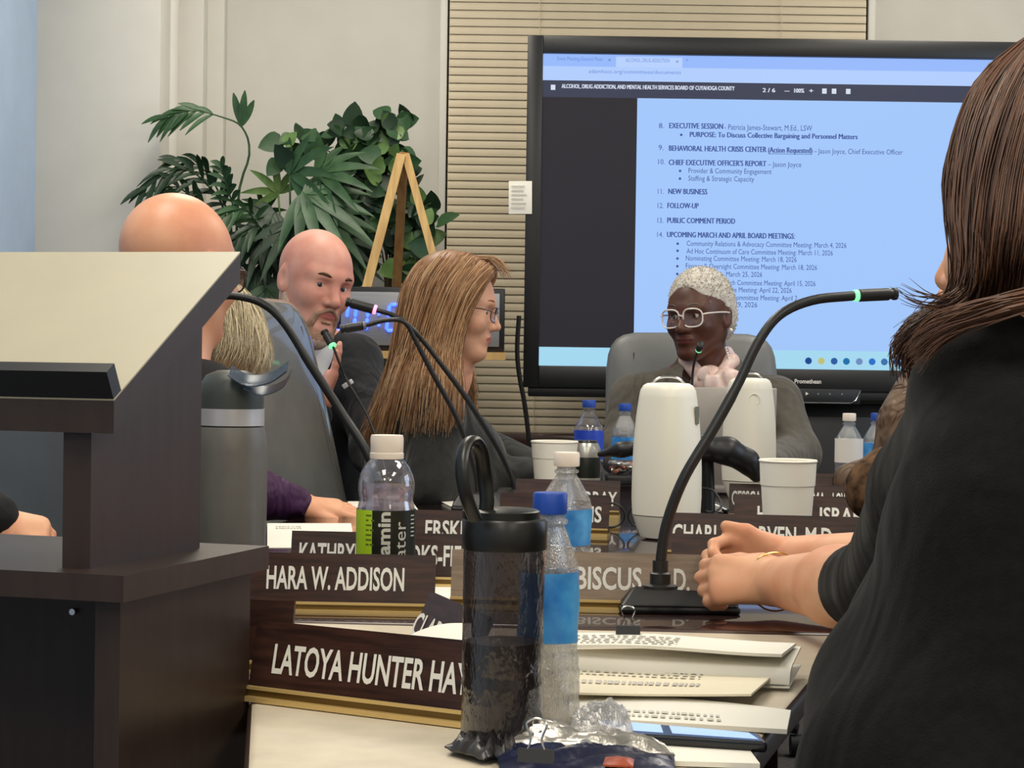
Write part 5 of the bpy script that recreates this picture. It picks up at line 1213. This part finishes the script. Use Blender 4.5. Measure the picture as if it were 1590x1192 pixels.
mb.build('hair', [MT['hair_strawberry'], MT['hair_straw_light'], MT['hair_straw_dark']], wom, angle=0)
glasses(HE, 'thin dark-rimmed eyeglasses worn by the blond woman', MT['frame_dark'], MT['lens_glass'], .024, .018, .0012, .032, -.006, 2.6, .102)
# ---- chairwoman at the end of the table
HF = Head(W(1086, 489, 5.35), -34, -3, 3, .97)
S = SDF(.012); HF.solids(S, brow=.9, nose=1.12, lips=1.25)
nF = W(1098, 572, 5.40); pF = V(.5, 5.52, .5); latF = V(1, .05, 0)
neck(S, HF, nF, .05, .058); torso(S, nF, pF, latF, .15, .08, .09, .045)
lady = person(S, .0026, [MT['skin_brown'], MT['lip_dark']], 'woman with cropped white hair and pale glasses at the table end', pF, HF.pick_lips())
HF.eyes(lady, MT['iris_brown'], (-.35, -.05)); HF.brows(lady, MT['brow_grey'], .003, .026)
S = cap_hair(HF, .003, .070); mb = MB(); Pv, Qv = S.mesh(.0035); mb.add([tuple(p) for p in Pv], [tuple(int(i) for i in q) for q in Qv]); rh = random.Random(31); cH = HF(-.016, 0, .02)
for i in range(2600):
    p = Vector(Pv[rh.randrange(len(Pv))]); lx = HF.local(np.array([p]))[0]
    if (lx[0] > .05 and lx[2] < .07) or lx[2] < -.07: continue
    d = (p-cH).normalized(); j = Vector((rh.gauss(0, 1), rh.gauss(0, 1), rh.gauss(0, 1)))*.6
    mb.tube([p-d*.002, p+(d+j).normalized()*.003, p+(d+j*1.6).normalized()*.005], [.0012, .0010, .0005], 3, cap=False)
mb.build('hair', MT['hair_white'], lady, angle=0)
S = SDF(.04); a, b = torso(S, nF+V(0, 0, -.01), pF, latF, .185, .12, .13, .066, .06)
S.chain([a, V(a.x-.035, 5.33, .80), W(1010, 728, 5.08)], [.068, .06, .045], .025); S.chain([b, V(b.x+.045, 5.33, .80), W(1185, 728, 5.08)], [.068, .06, .045], .025)
S.rc(nF+V(-.01, -.10, .03), nF+V(.005, -.15, -.20), .035, .012, .02, -1); S.el(nF+V(-.005, -.03, .045), [.06, .07, .07], None, .015, -1)
solid('blazer', S, .0055, MT['blazer_olive'], lady)
for q in (-1, 1):
    m = MB(); P = [nF+V(q*.058, -.035, .03), nF+V(q*.075, -.105, -.04), nF+V(q*.045, -.138, -.13), nF+V(q*.012, -.145, -.2)]; Bz = bez(P, 12)
    m.grid(lambda u, v: Bz[int(round(u*12))]+V(q*.035*v*math.sin(math.pi*(u*.8+.15)), -.006+.012*v, .008*v), 12, 3, thick=.002); m.build('lapel', MT['blazer_olive'], lady)
S = SDF(.012); rr_ = random.Random(4)
for q in (-1, 1): S.chain([nF+V(q*.055, .02, .045), nF+V(q*.058, -.05, .02), nF+V(q*.02, -.1, -.03)], [.014, .019, .02])
S.el(nF+V(.012, -.115, -.035), [.018, .016, .018]); S.el(nF+V(.05, -.115, -.02), [.038, .016, .022], Ry(15)); S.el(nF+V(-.022, -.11, -.035), [.026, .015, .02], Ry(-20))
S.rc(nF+V(.02, -.122, -.05), nF+V(.036, -.135, -.15), .016, .026); S.rc(nF+V(.0, -.118, -.05), nF+V(-.012, -.135, -.15), .014, .024)
for i in range(9): S.el(nF+V(rr_.uniform(-.03, .06), -.125-rr_.uniform(0, .012), rr_.uniform(-.12, 0)), [.012, .006, .02], Ry(rr_.uniform(-60, 60)))
solid('bow_scarf', S, .003, MT['scarf_silk'], lady)
S = SDF(.02); S.rc(nF+V(0, -.07, -.04), nF+V(0, -.1, -.22), .05, .06); solid('blouse', S, .006, MT['scarf_silk'], lady)
S = SDF(.03); seat_legs(S, pF, V(0, -1, 0), latF); solid('trousers', S, .01, MT['trousers_dark'], lady)
for q in (1,): MB().sphere(HF(-.008, q*.088, -.045), .0055, 8).build('earring', MT['pearl'], lady)
m = MB()
for i in range(11): t_ = i/10; m.sphere(W(1127+6*math.sin(t_*2), 540+40*t_, 5.33), .0035, 5)
m.build('necklace', MT['pearl'], lady)
glasses(HF, 'large pale clear-framed eyeglasses on the chairwoman', MT['frame_clear'], MT['lens_glass'], .0275, .024, .0022, .0335, -.006, 2.9, .104, .0022)
# ---- bald man behind the lectern, seen from behind
HA = Head(W(279, 418, 3.3), 146, -4, 0, 1.0)
S = SDF(.012); HA.solids(S); nA = W(256, 545, 3.3); pA = V(-.53, 3.33, .5); latA = V(-.55, .83, 0).normalized(); fA = V(.9, .42, 0)
latA = V(0, 0, 1).cross(fA).normalized()
neck(S, HA, nA, .056, .062); torso(S, nA, pA, latA, .14, .08, .09, .045)
mA = person(S, .0032, MT['skin_warm'], 'bald man seen from behind above the lectern top', pA)
HA.eyes(mA, MT['iris_grey'])
S = SDF(.04); a, b = torso(S, nA+V(0, 0, -.015), pA, latA, .19, .1, .125, .066)
S.chain([a, a+V(.0, .02, -.28), V(-.46, 3.3, .62)], [.066, .052, .045], .03); S.chain([b, b+V(.0, .02, -.28), V(-.46, 3.42, .62)], [.066, .052, .045], .03)
solid('suit_jacket', S, .008, MT['suit_charcoal'], mA)
S = SDF(.02); S.rc(nA+V(0, 0, .0), nA+V(0, 0, -.03), .066, .07); solid('shirt', S, .006, MT['shirt_white'], mA)
S = SDF(.03); seat_legs(S, pA, fA, latA, length=.3); solid('trousers', S, .012, MT['trousers_dark'], mA)
glasses(HA, 'dark eyeglasses on the bald man behind the lectern', MT['frame_dark'], MT['lens_glass'])
chair(V(-.53, 3.29, 0), 130, 'grey office chair of the bald man, seen under the lectern top', .56, .5, recline=5, arms=False)
# ---- woman with ash hair and purple blouse
HC = Head(W(322, 530, 3.98), -100, -12, 4, .87)
S = SDF(.012); HC.solids(S, jaw=.94); nC = W(338, 612, 3.98); pC = V(-.66, 4.0, .5); fC = V(.93, .1, 0); latC = V(0, 0, 1).cross(fC).normalized()
neck(S, HC, nC, .05, .055); torso(S, nC, pC, latC, .13, .08, .09, .045)
wC = W(468, 783, 3.93); hand_solids(S, wC, V(1, .18, -.12), V(-.05, -.35, 1), (.16, .18, .2, .22), .15, (.5, .1), side=1, sc_=.9)
S.rc(W(420, 772, 3.9), wC, .028, .025, .01)
wC_ = person(S, .003, [MT['skin_hand'], MT['lip_rose']], 'woman with ash blond hair and purple sleeves leaning behind the lectern', pC)
S = SDF(.04); a, b = torso(S, nC+V(-.02, 0, -.03), pC+V(-.04, 0, 0), latC, .15, .09, .105, .052)
S.chain([a+V(-.02, .03, -.04), W(404, 768, 3.88), W(458, 781, 3.92)], [.05, .046, .034], .015); S.chain([b, V(-.66, 4.24, .78), V(-.6, 4.12, .66)], [.05, .045, .035], .02)
solid('blouse', S, .006, MT['blouse_purple'], wC_)
S = SDF(.02); S.rc(nC+V(0, 0, .02), nC+V(0, 0, -.015), .058, .075); solid('collar', S, .005, MT['shirt_white'], wC_)
S = SDF(.03); seat_legs(S, pC, V(.6, -.8, 0), V(.8, .6, 0), length=.3); solid('trousers', S, .012, MT['trousers_dark'], wC_)
mb = sdf_into(MB(), cap_hair(HC, .008, .06, .0), .004, 2); rh = random.Random(5)
for q in (-1, 1):
    G = [hm_(g, q, HC) for g in ([(.07, .0, .115), (.06, .06, .1), (.045, .092, .055), (.035, .1, .0), (.02, .098, -.045)], [(.03, .0, .135), (.01, .07, .112), (-.005, .1, .05), (-.012, .106, -.0), (-.01, .1, -.035)],
        [(-.02, .0, .14), (-.045, .06, .115), (-.06, .095, .05), (-.065, .1, -.02), (-.05, .09, -.06)], [(-.07, .0, .122), (-.095, .04, .09), (-.11, .06, .03), (-.108, .06, -.04), (-.09, .05, -.085)], [(-.1, .0, .095), (-.118, .005, .05), (-.126, .005, 0), (-.118, .005, -.05), (-.1, .005, -.095)])]
    strands(mb, G, 800, .0011, .006, 14, 3, .4, .009, rh, 3)
mb.build('hair', [MT['hair_ash'], MT['hair_ash'], MT['hair_ash_dark']], wC_, angle=0)
ea = HC(-.012, .09, -.045); m = MB(); m.sphere(ea, .0075, 7); m.sphere(ea+V(.006, -.003, -.016), (.012, .006, .014), 7); m.sphere(ea+V(.018, -.003, -.014), .006, 6); m.build('earring', MT['red_jewel'], wC_)
# ---- person left of the frame, only the hand in view
nB = V(-1.06, 2.72, 1.07); pB = V(-1.06, 2.66, .5); latB = V(-.1, .99, 0)
HB = Head(V(-1.03, 2.72, 1.22), 95, 0, 0, 1.0); S = SDF(.012); HB.solids(S); neck(S, HB, nB); torso(S, nB, pB, latB, .14, .08, .09, .045)
wB = W(-14, 806, 2.6); hand_solids(S, wB, V(1, .1, -.3), V(.15, -.55, .8), (.85, .9, .95, 1.0), .1, (.35, .25), side=1, sc_=.8); S.rc(wB-V(.2, -.02, -.01), wB, .034, .027, .01)
pBo = person(S, .0034, MT['skin_hand'], 'person at the left edge, only a resting hand in view', pB); HB.eyes(pBo, MT['iris_brown'])
S = SDF(.04); a, b = torso(S, nB+V(0, 0, -.02), pB, latB, .18, .115, .13, .066); S.chain([a, wB+V(-.24, .0, .02), wB-V(.0, 0, 0)], [.066, .055, .036], .02); S.chain([b, b+V(.05, .05, -.27), b+V(.25, .0, -.25)], [.066, .055, .04], .02)
solid('suit_jacket', S, .008, MT['suit_charcoal'], pBo); S = SDF(.03); seat_legs(S, pB, V(1, 0, 0), latB); solid('trousers', S, .012, MT['trousers_dark'], pBo)
tag(MB().tube([wB+V(.006, -.001, 0)+V(0, math.cos(k*math.tau/20)*.029, math.sin(k*math.tau/20)*.029) for k in range(21)], .0035, 6, cap=False).build('wristband', MT['chrome'], base=wB), 'silver bracelet on the wrist at the left edge', 'bracelet')
chair(V(-1.02, 2.68, 0), 95, 'grey office chair at the left edge under the half-seen person', .5, .5)
# ---- empty grey chair, the chairwoman's chair, and low chairs under the others
chair(V(-.225, 4.20, 0), 69, 'empty grey leather office chair between the bearded man and the purple blouse', .69, .46, recline=14, sz=.46, m=MT['chair_gloss'])
chair(V(.5, 5.5, 0), 0, 'grey leather office chair behind the chairwoman', .635, .48, recline=6, sz=.455)
chair(pD+V(-.02, .02, 0), 45, 'grey chair under the bearded man, hidden by his jacket', .3, .4, arms=False)
chair(pE+V(0, 0, 0), 90, 'dark chair under the blond woman', .26, .4, arms=False, m=MT['chair_dark'])
# ---- two people at the right, mostly hidden behind the foreground woman
nG = V(1.0, 4.2, 1.07); pG = V(1.06, 4.25, .5); fG = V(-1, -.05, 0); latG = V(0, 0, 1).cross(fG).normalized()
HG = Head(V(.97, 4.19, 1.215), -80, 0, 0, .97); S = SDF(.012); HG.solids(S); neck(S, HG, nG); torso(S, nG, pG, latG, .14, .08, .09, .045)
pGo = person(S, .004, MT['skin_fair'], 'person in a brown jacket mostly hidden behind the foreground woman', pG); HG.eyes(pGo, MT['iris_brown'])
solid('hair', cap_hair(HG, .01), .005, MT['hair_brown'], pGo)
S = SDF(.03); a, b = torso(S, nG+V(-.02, 0, -.02), pG, latG, .17, .115, .13, .066); S.chain([b, W(1412, 690, 4.05), V(.72, 4.05, .79)], [.07, .062, .04], .02); S.chain([a, V(.88, 4.42, .82), V(.72, 4.35, .79)], [.066, .055, .04], .02)
S.chain([W(1425, 612, 4.1), W(1405, 655, 4.05)], [.05, .055], .02)
solid('jacket', S, .006, MT['jacket_brown'], pGo); S = SDF(.03); seat_legs(S, pG, fG, latG, length=.36); solid('trousers', S, .012, MT['trousers_dark'], pGo)
chair(pG, -90, 'grey chair under the person in the brown jacket', .5, .46, arms=False)
nHh = V(.98, 3.2, 1.07); pHh = V(1.04, 3.25, .5); HH = Head(V(.95, 3.2, 1.215), -80, 0, 0, .97); S = SDF(.012); HH.solids(S); neck(S, HH, nHh); torso(S, nHh, pHh, latG, .14, .08, .09, .045)
pHo = person(S, .004, MT['skin_fair'], 'person in a leopard-print top, only a sleeve showing beside the black sweater', pHh); HH.eyes(pHo, MT['iris_brown']); solid('hair', cap_hair(HH, .01), .005, MT['hair_brown'], pHo)
S = SDF(.03); a, b = torso(S, nHh+V(0, 0, -.02), pHh, latG, .17, .115, .13, .066); S.chain([b, W(1362, 758, 3.2), V(.62, 3.32, .785)], [.066, .045, .036], .02); S.chain([a, V(.85, 3.42, .82), V(.7, 3.36, .79)], [.066, .052, .036], .02)
S.chain([W(1375, 722, 3.22), W(1352, 772, 3.2)], [.03, .028], .02)
solid('leopard_top', S, .006, MT['leopard'], pHo); S = SDF(.03); seat_legs(S, pHh, fG, latG, length=.36); solid('trousers', S, .012, MT['trousers_dark'], pHo)
chair(pHh, -90, 'grey chair under the person in the leopard-print top', .5, .46, arms=False)
# ---- woman in the black sweater in the foreground
HI = Head(W(1652, 352, 1.66), -130, -4, 0, 1.0)
S = SDF(.012); HI.solids(S, brow=.85, nose=.95, jaw=.95); nI = W(1650, 545, 1.66); pI = V(.56, 1.52, .5); fI = V(-.62, .78, 0); latI = V(0, 0, 1).cross(fI).normalized()
neck(S, HI, nI, .05, .056); torso(S, nI, pI, latI, .07, .075, .085, .04)
Lw = W(1206, 903, 2.42); Le = W(1385, 905, 2.06)
S.chain([W(1535, 620, 1.64), Le, W(1300, 910, 2.24), Lw], [.04, .042, .041, .029], .02)
hand_solids(S, Lw, V(-1, .22, .0), V(.05, -1, .42), (.95, .98, 1.0, 1.0), .05, (.3, .55), side=1, sc_=.86)
Rw = W(1212, 868, 2.56); Re = W(1400, 872, 2.42)
S.chain([V(.62, 1.95, .95), Re, Rw], [.04, .038, .028], .02)
hand_solids(S, Rw, V(-1, -.12, .10), V(.1, .85, .5), (.78, .85, .88, .9), .05, (.32, -.25), side=-1, sc_=.88)
pIo = person(S, .0027, [MT['skin_hand'], MT['lip_rose']], 'dark-haired woman in a black sweater in the right foreground, hands clasped', pI, HI.pick_lips())
HI.eyes(pIo, MT['iris_brown'])
S = SDF(.04); a, b = torso(S, nI+V(0, 0, -.02), pI, latI, .085, .12, .14, .06)
S.chain([W(1562, 618, 1.64), W(1466, 770, 1.82), W(1388, 905, 2.06), W(1338, 910, 2.165)], [.067, .064, .054, .046], .02)
S.rc(nI+V(.0, 0, -.03), W(1562, 618, 1.64), .05, .067, .04)
S.chain([b+V(0, 0, 0), V(.62, 1.98, .93), W(1420, 880, 2.40)], [.062, .056, .045], .03)
S.chain([W(1600, 820, 1.66), W(1482, 1000, 1.70), W(1425, 1095, 1.62), W(1420, 1210, 1.55)], [.10, .083, .080, .09], .03)
S.rc(W(1600, 900, 1.6), W(1560, 1300, 1.5), .11, .12, .05)
solid('sweater', S, .006, MT['knit_black'], pIo)
S = SDF(.03); seat_legs(S, pI, V(-.1, 1, 0), V(1, .1, 0), length=.42); solid('trousers', S, .012, MT['trousers_dark'], pIo)
mb = sdf_into(MB(), cap_hair(HI, .010, .066, low=.12), .004, 2); rh = random.Random(9)
def WG(*a): return [W(x, y, Y) for x, y, Y in a]
G = [WG((1602, 60, 1.690), (1525, 122, 1.690), (1492, 200, 1.690), (1476, 268, 1.680), (1482, 345, 1.660), (1496, 420, 1.630), (1482, 476, 1.679), (1428, 500, 1.700), (1394, 532, 1.700)),
     WG((1600, 62, 1.670), (1532, 128, 1.650), (1500, 220, 1.630), (1492, 320, 1.620), (1502, 410, 1.610), (1486, 474, 1.675), (1430, 502, 1.700), (1398, 535, 1.700), (1400, 578, 1.700)),
     WG((1615, 58, 1.630), (1562, 140, 1.600), (1528, 250, 1.580), (1518, 350, 1.575), (1520, 430, 1.570), (1488, 486, 1.700), (1440, 515, 1.700), (1412, 550, 1.700), (1418, 588, 1.700)),
     WG((1640, 55, 1.600), (1600, 150, 1.570), (1570, 270, 1.560), (1560, 380, 1.550), (1550, 450, 1.622), (1515, 490, 1.700), (1470, 515, 1.700), (1440, 545, 1.700), (1436, 580, 1.700)),
     WG((1690, 50, 1.580), (1660, 150, 1.550), (1630, 280, 1.540), (1612, 400, 1.535), (1600, 455, 1.633), (1570, 480, 1.688), (1530, 500, 1.700), (1500, 520, 1.700), (1490, 545, 1.700)),
     WG((1760, 60, 1.600), (1740, 180, 1.560), (1720, 320, 1.550), (1700, 430, 1.540), (1680, 480, 1.688), (1650, 500, 1.700), (1610, 510, 1.700), (1575, 520, 1.700), (1560, 535, 1.700)),
     WG((1830, 150, 1.660), (1830, 280, 1.620), (1810, 400, 1.600), (1790, 500, 1.700), (1770, 560, 1.700), (1740, 600, 1.700), (1700, 630, 1.700), (1680, 650, 1.700), (1660, 670, 1.700))]
strands(mb, G, 3000, .0010, .0042, 20, 3, .25, .004, rh, 3, .78)
strands(mb, [WG((1500, 440, 1.6), (1470, 462, 1.6), (1430, 462, 1.6), (1402, 447, 1.6)), WG((1510, 460, 1.6), (1475, 478, 1.6), (1430, 472, 1.6), (1396, 452, 1.6))], 14, .0007, .004, 12, 3, .2, .002, rh, 3)
strands(mb, [WG((1720, 415, 1.56), (1640, 440, 1.545), (1570, 462, 1.545), (1510, 482, 1.56), (1455, 505, 1.585), (1412, 545, 1.61)), WG((1720, 450, 1.55), (1640, 466, 1.54), (1570, 478, 1.54), (1515, 494, 1.56), (1462, 520, 1.585), (1425, 562, 1.61))], 420, .0010, .004, 18, 3, .3, .003, rh, 2)
mb.build('hair', [MT['hair_brown'], MT['hair_brown_light'], MT['hair_brown_dark']], pIo, angle=0)
br = W(1200, 905, 2.42); ax_ = (Lw-W(1300, 910, 2.24)).normalized(); u_ = ax_.cross(V(0, 0, 1)).normalized(); v_ = ax_.cross(u_)
tag(MB().tube([Lw+ax_*.004+(u_*math.cos(k*math.tau/28)*.0335+v_*math.sin(k*math.tau/28)*.0345) for k in range(29)], .0011, 6, cap=False).build('bracelet', MT['gold_fine'], base=br), 'thin gold bracelet on the clasped hands\' near wrist', 'bracelet')
chair(pI+V(.06, -.03, 0), 140, 'dark chair under the woman in the black sweater', .18, .44, arms=False, m=MT['chair_dark'])
for o in bpy.data.objects:
    if '_b' in o: del o['_b']
